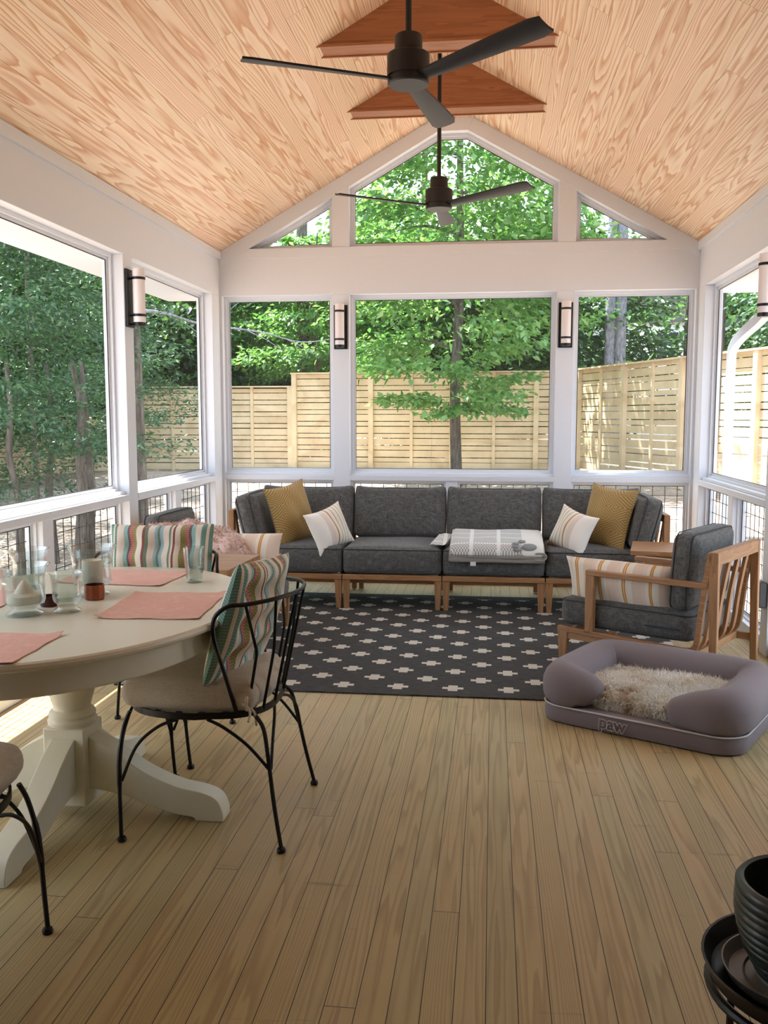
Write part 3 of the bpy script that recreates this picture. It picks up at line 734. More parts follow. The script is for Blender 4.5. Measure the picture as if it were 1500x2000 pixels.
def on_top(x, s_):                      # point on the upper fold at arc position s_ in 0..1
    f = s_ * (len(PP) - 1); i = min(int(f), len(PP) - 2); p = PP[i].lerp(PP[i + 1], f - i); d = (PP[i + 1] - PP[i]).normalized(); nn = Vector((0, d.z, -d.y)); nn = nn if nn.z > 0 else -nn
    return Vector((x, p.y, p.z)) + nn * .021
for cx, cs, a, b in ((.235, .72, .055, .10), (.150, .80, .026, .045), (.135, .71, .024, .040), (.140, .62, .024, .040), (.185, .54, .026, .040)):
    o_ = len(pw.v); K_ = 20
    pw.v.append(tuple(on_top(cx, cs)))
    for k in range(K_): pw.v.append(tuple(on_top(cx + a * cos(2 * pi * k / K_), cs + b * sin(2 * pi * k / K_))))
    for k in range(K_): pw.f.append((o_, o_ + 1 + k, o_ + 1 + (k + 1) % K_))
po = pw.build('paw_print', M['pawgrey'], bl, fix=False); sd_ = po.modifiers.new('solid', 'SOLIDIFY'); sd_.thickness = .004; sd_.offset = 0
MB().box(-.19, -.15, -.060, -.054, .355, .385).build('care_label', M['label'], bl)

# ------------------------------------------------------------------ armchairs (local x = forward, y = across, z up)
def armchair(loc, fwd, label, flip=1):
    ang = math.atan2(fwd[1], fwd[0]); t = thing('armchair', label, 'armchair', (loc[0], loc[1], .009 if loc[2] else 0), ang, 'teak armchairs with grey cushions')
    W = .70
    for v in (0, W):
        s_ = 1 if v == 0 else -1
        m = MB(); v0, v1 = sorted((v, v + flip * s_ * .034)) if flip > 0 else sorted((-v, -v + flip * s_ * .034))
        m.hexa([(-.014, v0, 0), (.022, v0, 0), (.022, v1, 0), (-.014, v1, 0)], [(-.004, v0, .742), (.048, v0, .742), (.048, v1, .742), (-.004, v1, .742)]); m.build('leg', M['teak_z'], t, bevel=.004)
        m = MB(); m.hexa([(.862, v0, 0), (.900, v0, 0), (.900, v1, 0), (.862, v1, 0)], [(.848, v0, .205), (.912, v0, .205), (.912, v1, .205), (.848, v1, .205)]); m.build('leg', M['teak_z'], t, bevel=.004)
        # seat rail running into the curved back stile
        path = bez([(.915, 0, .215), (.60, 0, .208), (.25, 0, .198), (.165, 0, .197), (.120, 0, .212), (.095, 0, .26), (.072, 0, .48), (.038, 0, .735)], 5)
        m = MB(); vc = (v0 + v1) / 2; m.sweep([(p.x, vc, p.z) for p in path], [(-.017, -.014), (.017, -.014), (.017, .014), (-.017, .014)], (0, 1, 0)) if False else None
        vs = []; n = len(path)
        for i, p in enumerate(path):
            a, b = path[max(i - 1, 0)], path[min(i + 1, n - 1)]; d = Vector((b.x - a.x, 0, b.z - a.z)).normalized(); nn = Vector((-d.z, 0, d.x)) * .0145
            vs += [(p.x + nn.x, v0, p.z + nn.z), (p.x + nn.x, v1, p.z + nn.z), (p.x - nn.x, v1, p.z - nn.z), (p.x - nn.x, v0, p.z - nn.z)]
        fs = [(i * 4 + k, i * 4 + (k + 1) % 4, i * 4 + 4 + (k + 1) % 4, i * 4 + 4 + k) for i in range(n - 1) for k in range(4)] + [(3, 2, 1, 0), tuple((n - 1) * 4 + k for k in range(4))]
        m.add(vs, fs); m.build('side_rail', M['teak_x'], t, bevel=.003, smooth=30)
        m = MB(); m.box(.69, .742, v0, v1, .21, .548); m.build('arm_post', M['teak_z'], t, bevel=.003)
        m = MB(); m.box(.055, .742, v0 - .004, v1 + .004, .545, .575); m.build('armrest', M['teak_x'], t, bevel=.004)
        m = MB(); m.hexa([(.0, v0 + .006, .150), (.87, v0 + .006, .160), (.87, v1 - .006, .160), (.0, v1 - .006, .150)], [(.0, v0 + .006, .192), (.87, v0 + .006, .200), (.87, v1 - .006, .200), (.0, v1 - .006, .192)]); m.build('lower_rail', M['teak_x'], t, bevel=.002)
    fl_ = flip; lo, hi = sorted((0, fl_ * W))
    MB().box(-.002, .046, lo + .034, hi - .034, .672, .742).build('top_rail', M['teak_y'], t, bevel=.003)
    for k in range(4):
        v = lo + .135 + (W - .27) * k / 3; m = MB(); path = bez([(.03, v, .68), (.066, v, .47), (.090, v, .27), (.115, v, .21), (.16, v, .185)], 4)
        m.sweep(path, [(-.021, -.009), (.021, -.009), (.021, .009), (-.021, .009)], (1, 0, 0)); m.build('slat', M['teak_z'], t, smooth=30)
    MB().box(.10, .15, lo + .034, hi - .034, .155, .195).build('rear_stretcher', M['teak_y'], t, bevel=.003)
    MB().box(.865, .895, lo + .034, hi - .034, .145, .202).build('front_apron', M['teak_y'], t, bevel=.003)
    c = boxcushion(.79, .61, .160, .045, .016, seed=5); T_ = Matrix.Translation((.53, (lo + hi) / 2, .312)); c.xf(T_); so = c.build('seat_cushion', M['linen'], t)
    p = boxpiping(.794, .614, .160, .045); p.xf(T_); p.build('piping', M['piping'], so)
    yz = lo + .043 if fl_ > 0 else hi - .043; e_ = -1 if fl_ > 0 else 1
    z_ = MB(); z_.tube([(.20, yz + e_ * .006, .300), (.40, yz + e_ * .006, .300)], .004, 6); z_.build('zip', M['navy'], so)
    T_ = Matrix.Translation((.205, (lo + hi) / 2, .615)) @ Euler((0, radians(86), 0)).to_matrix().to_4x4()
    c = boxcushion(.42, .63, .125, .05, .028, seed=6); c.xf(T_); bo = c.build('back_cushion', M['linen'], t)
    p = boxpiping(.424, .634, .125, .05); p.xf(T_); p.build('piping', M['piping'], bo)
    return t
aR = armchair((1.16, 4.82, 1), (-.843, .536), 'teak armchair seen from behind right of the rug, near the dog bed', -1)
aL = armchair((-2.31, 5.42, 1), (.9995, -.03), 'teak armchair on the left with a pink throw, behind side table', 1)
aL['label'] = 'teak armchair by the left wall, half hidden under the pink throw'
lum = pillow(.66, .30, .17, .05, seed=8, crease=.004, exp=.42)
def chair_pt(t, u, v, z): return t.matrix_basis @ Vector((u, v, z))
aR_ang = math.atan2(.536, -.843)
lp = Matrix.Translation((1.16, 4.82, 0)) @ Matrix.Rotation(aR_ang, 4, 'Z') @ Vector((.585, -.135, .495))
place(lum, 'lumbar_pillow', M['stripe_lumbar'], lp, (16, 0, math.degrees(aR_ang) + 180), 'long cream lumbar pillow with orange stitched stripes on the right armchair', group=None)
lum2 = pillow(.66, .30, .16, .05, seed=11, crease=.004, exp=.42)
aL_ang = math.atan2(-.03, .9995)
lp2 = Matrix.Translation((-2.31, 5.42, 0)) @ Matrix.Rotation(aL_ang, 4, 'Z') @ Vector((.665, .165, .575))
place(lum2, 'lumbar_pillow', M['stripe_lumbar'], lp2, (-16, 0, math.degrees(aL_ang)), 'long cream striped pillow under the pink throw on left armchair')

def fuzz(bm_pts, n, length, width, seed, tip=.4, down=0, lay=.55):
    """short bent blades standing on given (point, normal) samples"""
    rnd = np.random.default_rng(seed); P = np.array([p for p, _ in bm_pts]); N = np.array([q for _, q in bm_pts]); k = rnd.integers(0, len(P), n)
    p = P[k] + rnd.normal(0, 1, (n, 3)) * .004; nn = N[k] + rnd.normal(0, lay, (n, 3)); nn[:, 2] -= down; nn /= np.linalg.norm(nn, axis=1)[:, None]
    t = np.cross(nn, rnd.normal(0, 1, (n, 3))); t /= np.linalg.norm(t, axis=1)[:, None] + 1e-9
    L = length * rnd.uniform(.6, 1.15, n)[:, None]; w = width
    bend = rnd.normal(0, .35, (n, 3)); bend[:, 2] -= .25
    m = p + nn * L * .55; e = p + nn * L + bend * L * .6
    V = np.stack([p - t * w, p + t * w, m + t * w * .8, m - t * w * .8, e], 1).reshape(-1, 3)
    F = []
    for i in range(n): o = 5 * i; F += [(o, o + 1, o + 2, o + 3), (o + 3, o + 2, o + 4)]
    mb = MB(); mb.v = [tuple(v) for v in V]; mb.f = F; return mb
def surf_samples(o, seed, n, cond=lambda p, q: True):
    me = o.data; rnd = random.Random(seed); me.calc_loop_triangles(); tr = [(t, t.area) for t in me.loop_triangles]; out = []
    cum = np.cumsum([a for _, a in tr]); R = np.random.default_rng(seed)
    for r in R.uniform(0, cum[-1], n):
        t = tr[int(np.searchsorted(cum, r))][0]; a, b = R.uniform(0, 1, 2)
        if a + b > 1: a, b = 1 - a, 1 - b
        v = [me.vertices[i].co for i in t.vertices]; p = v[0] + (v[1] - v[0]) * a + (v[2] - v[0]) * b; q = t.normal
        if cond(p, q): out.append((tuple(p), tuple(q)))
    return out

# pink fur throw over the near arm of the left armchair
th = MB(); nx, ny = 34, 26
for i in range(nx + 1):
    for j in range(ny + 1):
        a, b = i / nx, j / ny                # a along the chair depth, b from inside over the arm to outside
        u = .17 + .72 * a + .03 * sin(5 * b + 2 * a)
        s_ = b * 1.05 - .50                   # arc position: 0 at the arm top
        if s_ < -.10: v, z = .06 + (-.10 - s_) * .9 + .10, .765 - (-.10 - s_) * .25
        elif s_ < .10: v, z = .08 - s_ * 1.2, .775 - .03 * (s_ / .10) ** 2
        else: v, z = -.04 - .10 * (s_ - .1), .745 - (s_ - .10) * .95
        z -= .17 * max(0, (a - .40) / .60) ** 1.4
        fold = .022 * sin(16 * a + 3.5 * b) + .014 * sin(27 * a - 5 * b + 1)
        if b > .55: fold *= 1.3
        th.v.append((u, v - (fold if s_ > .08 else 0), z + (fold if s_ <= .08 else fold * .3)))
for i in range(nx):
    for j in range(ny):
        q = (i * (ny + 1) + j, (i + 1) * (ny + 1) + j, (i + 1) * (ny + 1) + j + 1, i * (ny + 1) + j + 1); th.f.append(q)
tho = th.build('fur_throw', M['pinkfur'], None, smooth=80, fix=False); sol = tho.modifiers.new('solid', 'SOLIDIFY'); sol.thickness = .014; sol.offset = 0
tho.location = (-2.31, 5.42, 0); tho.rotation_euler = (0, 0, aL_ang); tag(tho, 'dusty pink fur throw draped over the near arm of left armchair', 'throw')
sm = surf_samples(tho, 3, 4000); sm2 = [(p, (q[0], q[1], abs(q[2]) if abs(q[2]) > .3 else q[2])) if True else 0 for p, q in sm]
sm2 = [(p, tuple(-c for c in q)) if (q[1] > 0 and p[1] < .04) or q[2] < -.2 else (p, q) for p, q in sm]
fz = fuzz(sm2, 14000, .022, .0022, 5); fo = fz.build('fur_pile', M['pinkfur'], tho, smooth=0, fix=False); fo['kind'] = 'stuff'

# ------------------------------------------------------------------ side tables
def side_table(c, rz, sx, sy, h, label):
    t = thing('side_table', label, 'side table', (c[0], c[1], .009), rz, 'small teak side tables')
    tb = MB(); n = 4
    for k in range(n): y0_ = -sy / 2 + sy * k / n; tb.box(-sx / 2, sx / 2, y0_ + .0008, y0_ + sy / n - .0008, h - .030, h)
    tb.build('table_top', M['teak_x'], t, bevel=.002)
    a = MB(); ix, iy = sx / 2 - .05, sy / 2 - .04
    for s_ in (-1, 1):
        a.box(-ix, ix, s_ * iy - .010, s_ * iy + .010, h - .125, h - .075); a.box(s_ * ix - .010, s_ * ix + .010, -iy, iy, h - .125, h - .075)
    a.build('apron', M['teak_x'], t, bevel=.002)
    for s1 in (-1, 1):
        for s2 in (-1, 1):
            m = MB(); X0, Y0 = s1 * ix, s2 * iy
            m.hexa([(X0 - .014, Y0 - .014, 0), (X0 + .014, Y0 - .014, 0), (X0 + .014, Y0 + .014, 0), (X0 - .014, Y0 + .014, 0)], [(X0 - .02, Y0 - .02, h - .03), (X0 + .02, Y0 - .02, h - .03), (X0 + .02, Y0 + .02, h - .03), (X0 - .02, Y0 + .02, h - .03)]); m.build('leg', M['teak_z'], t, bevel=.003)
    return t
side_table((1.21, 6.36), radians(-10), .50, .50, .555, 'small teak side table between right armchair and sofa')
side_table((-1.665, 4.885), radians(-3), .62, .56, .64, 'small teak side table beyond the striped chair pad, by left armchair')

# ------------------------------------------------------------------ dining table
TX, TY, TH = -1.52, 3.095, .775; TA, TB_ = .635, .845
dt = thing('dining_table', 'cream painted oval pedestal dining table set with pink placemats', 'dining table', (TX, TY, 0))
def ellipse_loft(prof, seg=72):
    mb = MB(); m = len(prof); vs = []
    for off, z in prof: vs += [((TA + off) * cos(2 * pi * k / seg), (TB_ + off) * sin(2 * pi * k / seg), z) for k in range(seg)]
    fs = [(i * seg + k, i * seg + (k + 1) % seg, (i + 1) * seg + (k + 1) % seg, (i + 1) * seg + k) for i in range(m - 1) for k in range(seg)]
    fs += [tuple(range(seg))[::-1], tuple((m - 1) * seg + k for k in range(seg))]; return mb.add(vs, fs)
ellipse_loft([(-.10, TH - .028), (-.012, TH - .028), (-.003, TH - .022), (0, TH - .014), (-.003, TH - .005), (-.010, TH)]).build('tabletop', M['tablewhite'], dt)
ellipse_loft([(-.075, TH - .115), (-.070, TH - .12), (-.066, TH - .115), (-.066, TH - .028)]).build('apron', M['tablewhite'], dt)
MB().lathe([(.085, .335), (.088, .350), (.080, .362), (.084, .372), (.078, .384), (.068, .392), (.066, .40), (.072, .42), (.082, .455), (.088, .50), (.089, .54), (.085, .59), (.077, .63), (.070, .655), (.074, .665), (.074, .68), (.10, .69)], seg=40).build('pedestal', M['tablewhite'], dt)
blk = MB(); blk.box(-.078, .078, -.078, .078, .045, .335); blk.build('pedestal_block', M['tablewhite'], dt, bevel=.006)
for k in range(4):
    top = bez([(.07, .300), (.16, .255), (.28, .175), (.40, .125), (.50, .105), (.555, .080), (.575, .03), (.575, 0)], 5)
    bot = bez([(.475, 0), (.47, .012), (.40, .018), (.30, .05), (.20, .085), (.07, .105)], 4)
    P = [(p[0], p[1]) for p in [(v.x, v.y) for v in bez([(a, b, 0) for a, b in [(.07, .300), (.16, .255), (.28, .175), (.40, .125), (.50, .105), (.552, .080), (.574, .035), (.575, 0)]], 5)]] + [(v.x, v.y) for v in bez([(a, b, 0) for a, b in [(.475, 0), (.46, .014), (.40, .022), (.30, .05), (.20, .085), (.07, .105)]], 4)]
    mb = MB(); mb.prism(P, 'y', -.044, .044); o = mb.build('foot', M['tablewhite'], dt, bevel=.006, smooth=30); o.rotation_euler = (0, 0, radians(90 * k))

def placemat(cx, cy, w, d, rz, seed, label):
    rnd = random.Random(seed); ph = [rnd.uniform(0, 6) for _ in range(4)]; nx, ny = 30, 22; mb = MB()
    for lv in (0, 1):
        for i in range(nx + 1):
            for j in range(ny + 1):
                a, b = i / nx - .5, j / ny - .5; ed = max(0, max(abs(a), abs(b)) - .42) / .08
                lift = max(0, (abs(a) - .40) / .1) * max(0, (abs(b) - .36) / .14) * (.010 if (a * b > 0) == (seed % 2 == 0) else .003)
                mb.v.append((a * w + .002 * sin(14 * b + ph[2]), b * d + .0025 * sin(12 * a + ph[3]), .001 + lift + .0008 * (1 + sin(15 * a + ph[0]) * sin(11 * b + ph[1])) + (.0022 if lv else 0)))
    N = (nx + 1) * (ny + 1)
    for i in range(nx):
        for j in range(ny):
            q = (i * (ny + 1) + j, (i + 1) * (ny + 1) + j, (i + 1) * (ny + 1) + j + 1, i * (ny + 1) + j + 1); mb.f.append(q[::-1]); mb.f.append(tuple(k + N for k in q))
    for i in range(nx):
        for j in (0, ny): a0 = i * (ny + 1) + j; mb.f.append((a0, a0 + ny + 1, a0 + ny + 1 + N, a0 + N))
    for j in range(ny):
        for i in (0, nx): a0 = i * (ny + 1) + j; mb.f.append((a0, a0 + 1, a0 + 1 + N, a0 + N))
    o = mb.build('placemat', M['pink'], None, smooth=50); o.location = (cx, cy, TH); o.rotation_euler = (0, 0, radians(rz)); return tag(o, label, 'placemat', 'pink linen placemats')
placemat(-1.165, 3.11, .355, .455, 4.5, 0, 'pink linen placemat before the right-hand chair')
placemat(-1.535, 3.645, .46, .345, -3, 2, 'pink linen placemat before the far chair, beside the tumbler')
placemat(-1.545, 2.46, .47, .345, 3, 4, 'pink linen placemat at the near end, cut by left photo edge')
placemat(-1.90, 3.07, .33, .45, 2, 6, 'pink linen placemat behind the large glass, at left photo edge')

# ------------------------------------------------------------------ glassware and candles
def vessel(name, prof, th, loc, label, cat, group=None, seg=40, parent=None):
    inner = [(max(.001, r - th), z) for r, z in prof if z > prof[0][1] + .001]
    z0_ = loc[3] if len(loc) > 3 else None
    floor_z = z0_ if z0_ is not None else prof[0][1] + th * 2
    inner = [(r, max(z, floor_z)) for r, z in inner if z >= floor_z - .02]
    P = [(.0005, prof[0][1])] + prof + inner[::-1] + [(.0005, floor_z)]
    mb = MB(); mb.lathe(P, seg=seg, caps=False); o = mb.build(name, M['glass'], None, smooth=50, fix=True); o.location = loc[:3]
    return tag(o, label, cat, group)
HUR = [(.050, 0), (.056, .003), (.056, .009), (.040, .018), (.034, .026), (.040, .036), (.060, .045), (.064, .06), (.064, .13), (.066, .155), (.073, .178), (.081, .194)]
vessel('hurricane_vase', [(r * 1.10, z * .90) for r, z in HUR], .0035, (-1.585, 2.905, TH, .042), 'footed glass hurricane holding a low melted white candle, nearest the camera', 'candle holder', 'footed glass candle holders')
vessel('hurricane_vase', [(r * 1.13, z * .97) for r, z in HUR], .0035, (-1.506, 3.27, TH, .044), 'footed glass hurricane holding a tall cream pillar candle, behind the copper votive', 'candle holder', 'footed glass candle holders')
vessel('hurricane_vase', [(r * .93, z * .98) for r, z in HUR], .0035, (-1.70, 3.16, TH, .044), 'footed glass hurricane half hidden behind the nearest candle glass', 'candle holder', 'footed glass candle holders')
vessel('candle_glass', [(.042, 0), (.046, .003), (.046, .008), (.034, .016), (.030, .022), (.036, .032), (.045, .040), (.048, .052), (.050, .10), (.053, .125), (.057, .138)], .004, (-1.462, 2.968, TH, .042), 'small empty footed candle glass beside the copper votive', 'candle holder', 'footed glass candle holders')
cd = MB(); cd.lathe([(.001, .0), (.055, .0), (.057, .012), (.054, .026), (.046, .031), (.034, .034), (.026, .046), (.018, .062), (.012, .068), (.006, .076), (.001, .079)], seg=28)
o = cd.build('candle', M['wax']); o.location = (-1.585, 2.905, TH + .0425); tag(o, 'low white candle melted to a peak inside the nearest glass', 'candle')
cd = MB(); cd.lathe([(.001, 0), (.037, 0), (.038, .004), (.038, .084), (.036, .090), (.030, .084), (.010, .080), (.001, .080)], seg=28); cd.tube([(0, 0, .08), (.002, 0, .092)], .0012, 5)
o = cd.build('candle', M['wax']); o.location = (-1.506, 3.27, TH + .0445); tag(o, 'cream pillar candle inside the far footed glass', 'candle')
vt = MB(); vt.lathe([(.001, 0), (.033, 0), (.036, .004), (.0375, .03), (.0365, .050), (.037, .056), (.034, .056), (.033, .03), (.031, .008), (.001, .006)], seg=9); o = vt.build('votive_holder', M['copper'], None, smooth=20); o.location = (-1.462, 3.19, TH); tag(o, 'hammered copper votive cup beside the small candle glass', 'votive cup')
vt = MB(); vt.lathe([(.001, 0), (.028, 0), (.031, .004), (.032, .038), (.029, .038), (.027, .008), (.001, .006)], seg=24); o = vt.build('votive_holder', M['darkred']); o.location = (-1.572, 3.055, TH); tag(o, 'dark red votive cup behind the nearest candle glass', 'votive cup')
tg = vessel('drinking_glass', [(.032, 0), (.034, .003), (.0365, .05), (.040, .10), (.0435, .145)], .0022, (-1.208, 3.575, TH, .010), 'clear drinking tumbler part filled with water, on the far placemat', 'glass')
tg['label'] = 'clear drinking tumbler part filled with water at table far edge'
wm = MB(); wm.lathe([(.001, .0105), (.0318, .0105), (.0335, .03), (.0355, .062), (.001, .062)], seg=36, caps=False); wm.build('water', M['water'], tg)
# ------------------------------------------------------------------ dining chairs (local +y faces the table)
def make_dining_chair(loc, rz, label):
    t = thing('dining_chair', label, 'dining chair', (loc[0], loc[1], 0), rz, 'black wrought iron dining chairs')
    zr_ = .445
    def ring(a, z=zr_, k=1.0):      # rounded seat outline
        c, s_ = cos(a), sin(a); e = 2 / 2.7
        return Vector((k * .245 * math.copysign(abs(c) ** e, c) * (1.04 if s_ > 0 else .98), k * (.282 if s_ > 0 else .232) * math.copysign(abs(s_) ** e, s_), z))
    R = [ring(2 * pi * i / 48) for i in range(48)]
    m = MB(); m.sweep(R, [(-.004, -.011), (.004, -.011), (.004, .011), (-.004, .011)], closed=True); m.build('seat_ring', M['iron'], t)
    for i in range(6):
        y = -.17 + .078 * i; xw = .245 * (1 - abs(y / (.285 if y > 0 else .236)) ** 2.7) ** (1 / 2.7)
        m = MB(); m.bar((-xw, y, zr_ + .004), (xw, y, zr_ + .004), .022, .003); m.build('seat_slat', M['iron'], t)
    r = .0072
    for s_ in (-1, 1):
        # front leg bows outward, then drops; two arched braces meet it
        L = bez([(s_ * .212, .245, zr_ - .004), (s_ * .226, .262, .39), (s_ * .244, .272, .30), (s_ * .253, .272, .22), (s_ * .262, .268, .10), (s_ * .27, .264, .012)], 6)
        m = MB(); m.tube(L, [r * 1.25 if .20 < p.z < .33 else r for p in L], 8)
        m.tube(bez([(s_ * .250, .06, zr_ - .012), (s_ * .258, .13, .405), (s_ * .260, .205, .335), (s_ * .256, .262, .21)], 6), r * .8, 7)
        m.tube(bez([(s_ * .06, .282, zr_ - .012), (s_ * .12, .285, .40), (s_ * .195, .282, .33), (s_ * .25, .274, .21)], 6), r * .8, 7)
        lg = m.build('leg', M['iron'], t); g = MB(); g.lathe([(.003, 0), (.014, .001), (.016, .008), (.013, .016), (.006, .020)], (s_ * .27, .262, 0), 14); g.build('glide', M['iron'], lg)
        L = bez([(s_ * .185, -.185, zr_ - .004), (s_ * .212, -.225, .40), (s_ * .232, -.245, .31), (s_ * .262, -.272, .15), (s_ * .285, -.300, .012)], 6)
        m = MB(); m.tube(L, r, 8)
        m.tube(bez([(s_ * .242, -.04, zr_ - .012), (s_ * .252, -.10, .41), (s_ * .248, -.18, .35), (s_ * .240, -.252, .265)], 6), r * .8, 7)
        m.tube(bez([(s_ * .06, -.228, zr_ - .012), (s_ * .12, -.242, .41), (s_ * .19, -.252, .35), (s_ * .237, -.256, .265)], 6), r * .8, 7)
        lg = m.build('leg', M['iron'], t); g = MB(); g.lathe([(.003, 0), (.014, .001), (.016, .008), (.013, .016), (.006, .020)], (s_ * .285, -.300, 0), 14); g.build('glide', M['iron'], lg)
    top = lambda a: Vector((.285 * sin(a), -.075 - .245 * cos(a), .845 - .02 * (1 - cos(a))))
    H = [(-.215, -.135, zr_), (-.228, -.125, .50), (-.268, -.105, .62), (-.292, -.085, .72), (-.290, -.085, .79)] + [tuple(top(a)) for a in [radians(-78 + 156 * i / 12) for i in range(13)]] + [(.290, -.085, .79), (.292, -.085, .72), (.268, -.105, .62), (.228, -.125, .50), (.215, -.135, zr_)]
    m = MB(); m.tube(bez(H, 4), .0075, 8); m.build('back_hoop', M['iron'], t)
    for k in range(6):
        f = (k - 2.5) / 2.5; ab = radians(f * 50); a2 = radians(f * 64)
        b0 = ring(-pi / 2 + ab * 1.0); tp = top(a2); md = b0.lerp(tp, .55); md.z = .70; md = Vector((b0.x * 1.05, b0.y * 1.10 - .022, .66))
        m = MB(); m.tube([b0, b0.lerp(md, .5), b0.lerp(md, .95), md.lerp(tp, .06), tp], .0055, 7); m.build('spindle', M['iron'], t)
    c = boxcushion(.50, .53, .085, .040, .040, n=16, side=.0, seed=2)
    for i, (x, y, z) in enumerate(c.v):        # rounded plan
        a = math.atan2(y / .265, x / .25); e = max(abs(x / .25), abs(y / .265)); k = 1 - .10 * e * abs(sin(2 * a)) ** 2; c.v[i] = (x * k, y * k, z)
    c.xf(Matrix.Translation((0, .040, zr_ + .058))); so = c.build('seat_cushion', M['beige'], t, smooth=60)
    for s_ in (-1, 1):
        kx, ky = s_ * .218, -.150; m = MB()
        m.tube(bez([(kx * .85, ky + .02, zr_ + .05), (kx, ky - .012, zr_ + .042), (kx + s_ * .012, ky - .010, zr_ + .04)], 4), .005, 6)
        for a, b in ((-.05, .02), (.045, .015)): m.tube(bez([(kx, ky - .014, zr_ + .04), (kx + a * .6, ky - .03, zr_ + .04 + b * 1.6), (kx + a, ky - .032, zr_ + .04 + b * .3), (kx + a * .5, ky - .028, zr_ + .026), (kx, ky - .014, zr_ + .038)], 4), .0045, 6)
        m.tube(bez([(kx, ky - .014, zr_ + .04), (kx + .02, ky - .04, zr_ + .005), (kx + .03, ky - .045, zr_ - .045)], 4), .0045, 6)
        m.tube(bez([(kx, ky - .014, zr_ + .04), (kx - .03, ky - .04, zr_ + .02), (kx - .06, ky - .042, zr_ - .002)], 4), .0045, 6)
        m.build('cushion_tie', M['tie'], so)
    return t
cA = make_dining_chair((-.985, 3.14), radians(90), 'black wrought iron dining chair on the right side of the table')
cB = copy_tree(cA); cB.location = (-1.495, 3.79, 0); cB.rotation_euler = (0, 0, radians(180)); cB['label'] = 'black wrought iron dining chair at the far end of the table'
cC = copy_tree(cA); cC.location = (-1.50, 2.045, 0); cC.rotation_euler = (0, 0, 0); cC['label'] = 'black wrought iron dining chair cut by the lower left photo edge'
def pad(chair_loc, rz, tilt, z, y, label, seed, roll=0, dx=0, w=.45, h=.44):
    p = pillow(w, h, .15, .035, n=30, tuft=.046, seed=seed, exp=.42)
    o = p.build('chair_pad', M['stripe_pad'], None, smooth=60); o.modifiers.new('sub', 'SUBSURF').render_levels = 1
    Mx = Matrix.Translation((chair_loc[0], chair_loc[1], 0)) @ Matrix.Rotation(rz, 4, 'Z') @ Matrix.Translation((dx, y, z)) @ Euler((radians(tilt), radians(roll), 0)).to_matrix().to_4x4()
    o.matrix_world = Mx; return tag(o, label, 'cushion', 'striped tufted chair pads')
pad((-.975, 3.15), radians(81), 17, .745, -.125, 'striped tufted pad leaning on the right-hand dining chair', 1, 3, -.02)
pad((-1.495, 3.79), radians(180), 10, .755, -.175, 'striped tufted pad leaning on the far dining chair', 2, 1, .0, .49, .42)

# ------------------------------------------------------------------ dog bed with fur mat
BW, BD = .95, .74
b0 = Vector((.224, 4.325)); bang = math.atan2(-.461, .833)
db = thing('dog_bed', 'mauve grey bolster dog bed on the floor by the armchair', 'dog bed', (b0.x, b0.y, 0), bang)
def T(mb, x, y, z): return mb.xf(Matrix.Translation((x, y, z)))
bs = MB(); seg_ = rrect(BW, BD, .13, 8); m_ = len(seg_)
for k_, z_ in ((.955, .001), (.992, .008), (1.0, .022), (1.0, .066), (.992, .080), (.955, .086)): bs.v += [(BW / 2 + x * k_, BD / 2 + y * (1 - (1 - k_) * BW / BD), z_) for x, y in seg_]
bs.f = [(i * m_ + k, i * m_ + (k + 1) % m_, (i + 1) * m_ + (k + 1) % m_, (i + 1) * m_ + k) for i in range(5) for k in range(m_)] + [tuple(range(m_))[::-1], tuple(5 * m_ + k for k in range(m_))]
bs.build('base', M['bedgrey'], db)
# bolster: sweep round three sides with two short returns on the front
rb = .098
path = bez([(.262, .090, .126), (.22, .086, .156), (.11, .090, .176), (.076, .17, .180), (.074, .40, .180), (.082, BD - .16, .180), (.16, BD - .080, .180), (.475, BD - .070, .180), (BW - .16, BD - .080, .180), (BW - .082, BD - .16, .180), (BW - .074, .40, .180), (BW - .076, .17, .180), (BW - .11, .090, .176), (BW - .22, .086, .156), (BW - .325, .090, .126)], 6)
n = len(path); rad = []
for i in range(n):
    e = min(i, n - 1 - i); rad.append(rb * (.52 + .48 * min(1, e / 10) ** .6))
bo = MB(); bo.tube(path, rad, 18)
for i, (x, y, z) in enumerate(bo.v):
    c_ = path[i // 18]; zc_ = c_.z; R_ = rad[i // 18]; vz = (z - zc_) / R_
    if vz < 0 and vz > -.995: k_ = (1 - abs(vz) ** 4) ** .25 / (1 - vz * vz) ** .5; x = c_.x + (x - c_.x) * k_; y = c_.y + (y - c_.y) * k_
    f = .5 * sin(18 * x + 9 * y) * sin(14 * y - 5 * x); bo.v[i] = (x + .002 * f, y, z * 1.0 + .003 * f)
bo.build('bolster', M['bedgrey'], db, smooth=80)
pp = MB(); pp.tube([(x + BW / 2, y + BD / 2, .086) for x, y in rrect(BW + .002, BD + .002, .13, 8)], .0042, 6, True); pp.build('piping', M['bedpipe'], db)
tc = bpy.data.curves.new('logo_text', 'FONT'); tc.body = 'paw'; tc.size = .078; tc.fill_mode = 'NONE'; tc.bevel_depth = .0014; tc.offset = .0045; tc.space_character = .98; tc.align_x = 'CENTER'
to = bpy.data.objects.new('logo_tmp', tc); COL.objects.link(to); dg = bpy.context.evaluated_depsgraph_get(); lm = bpy.data.meshes.new_from_object(to.evaluated_get(dg)); bpy.data.objects.remove(to)
lg = bpy.data.objects.new('logo', lm); COL.objects.link(lg); lm.materials.clear(); lm.materials.append(M['bedpipe']); lg.parent = db; lg.location = (.385, -.0065, .026); lg.rotation_euler = (radians(90), radians(2), 0)
fm = boxcushion(.70, .50, .05, .022, .02, n=16, seed=12)
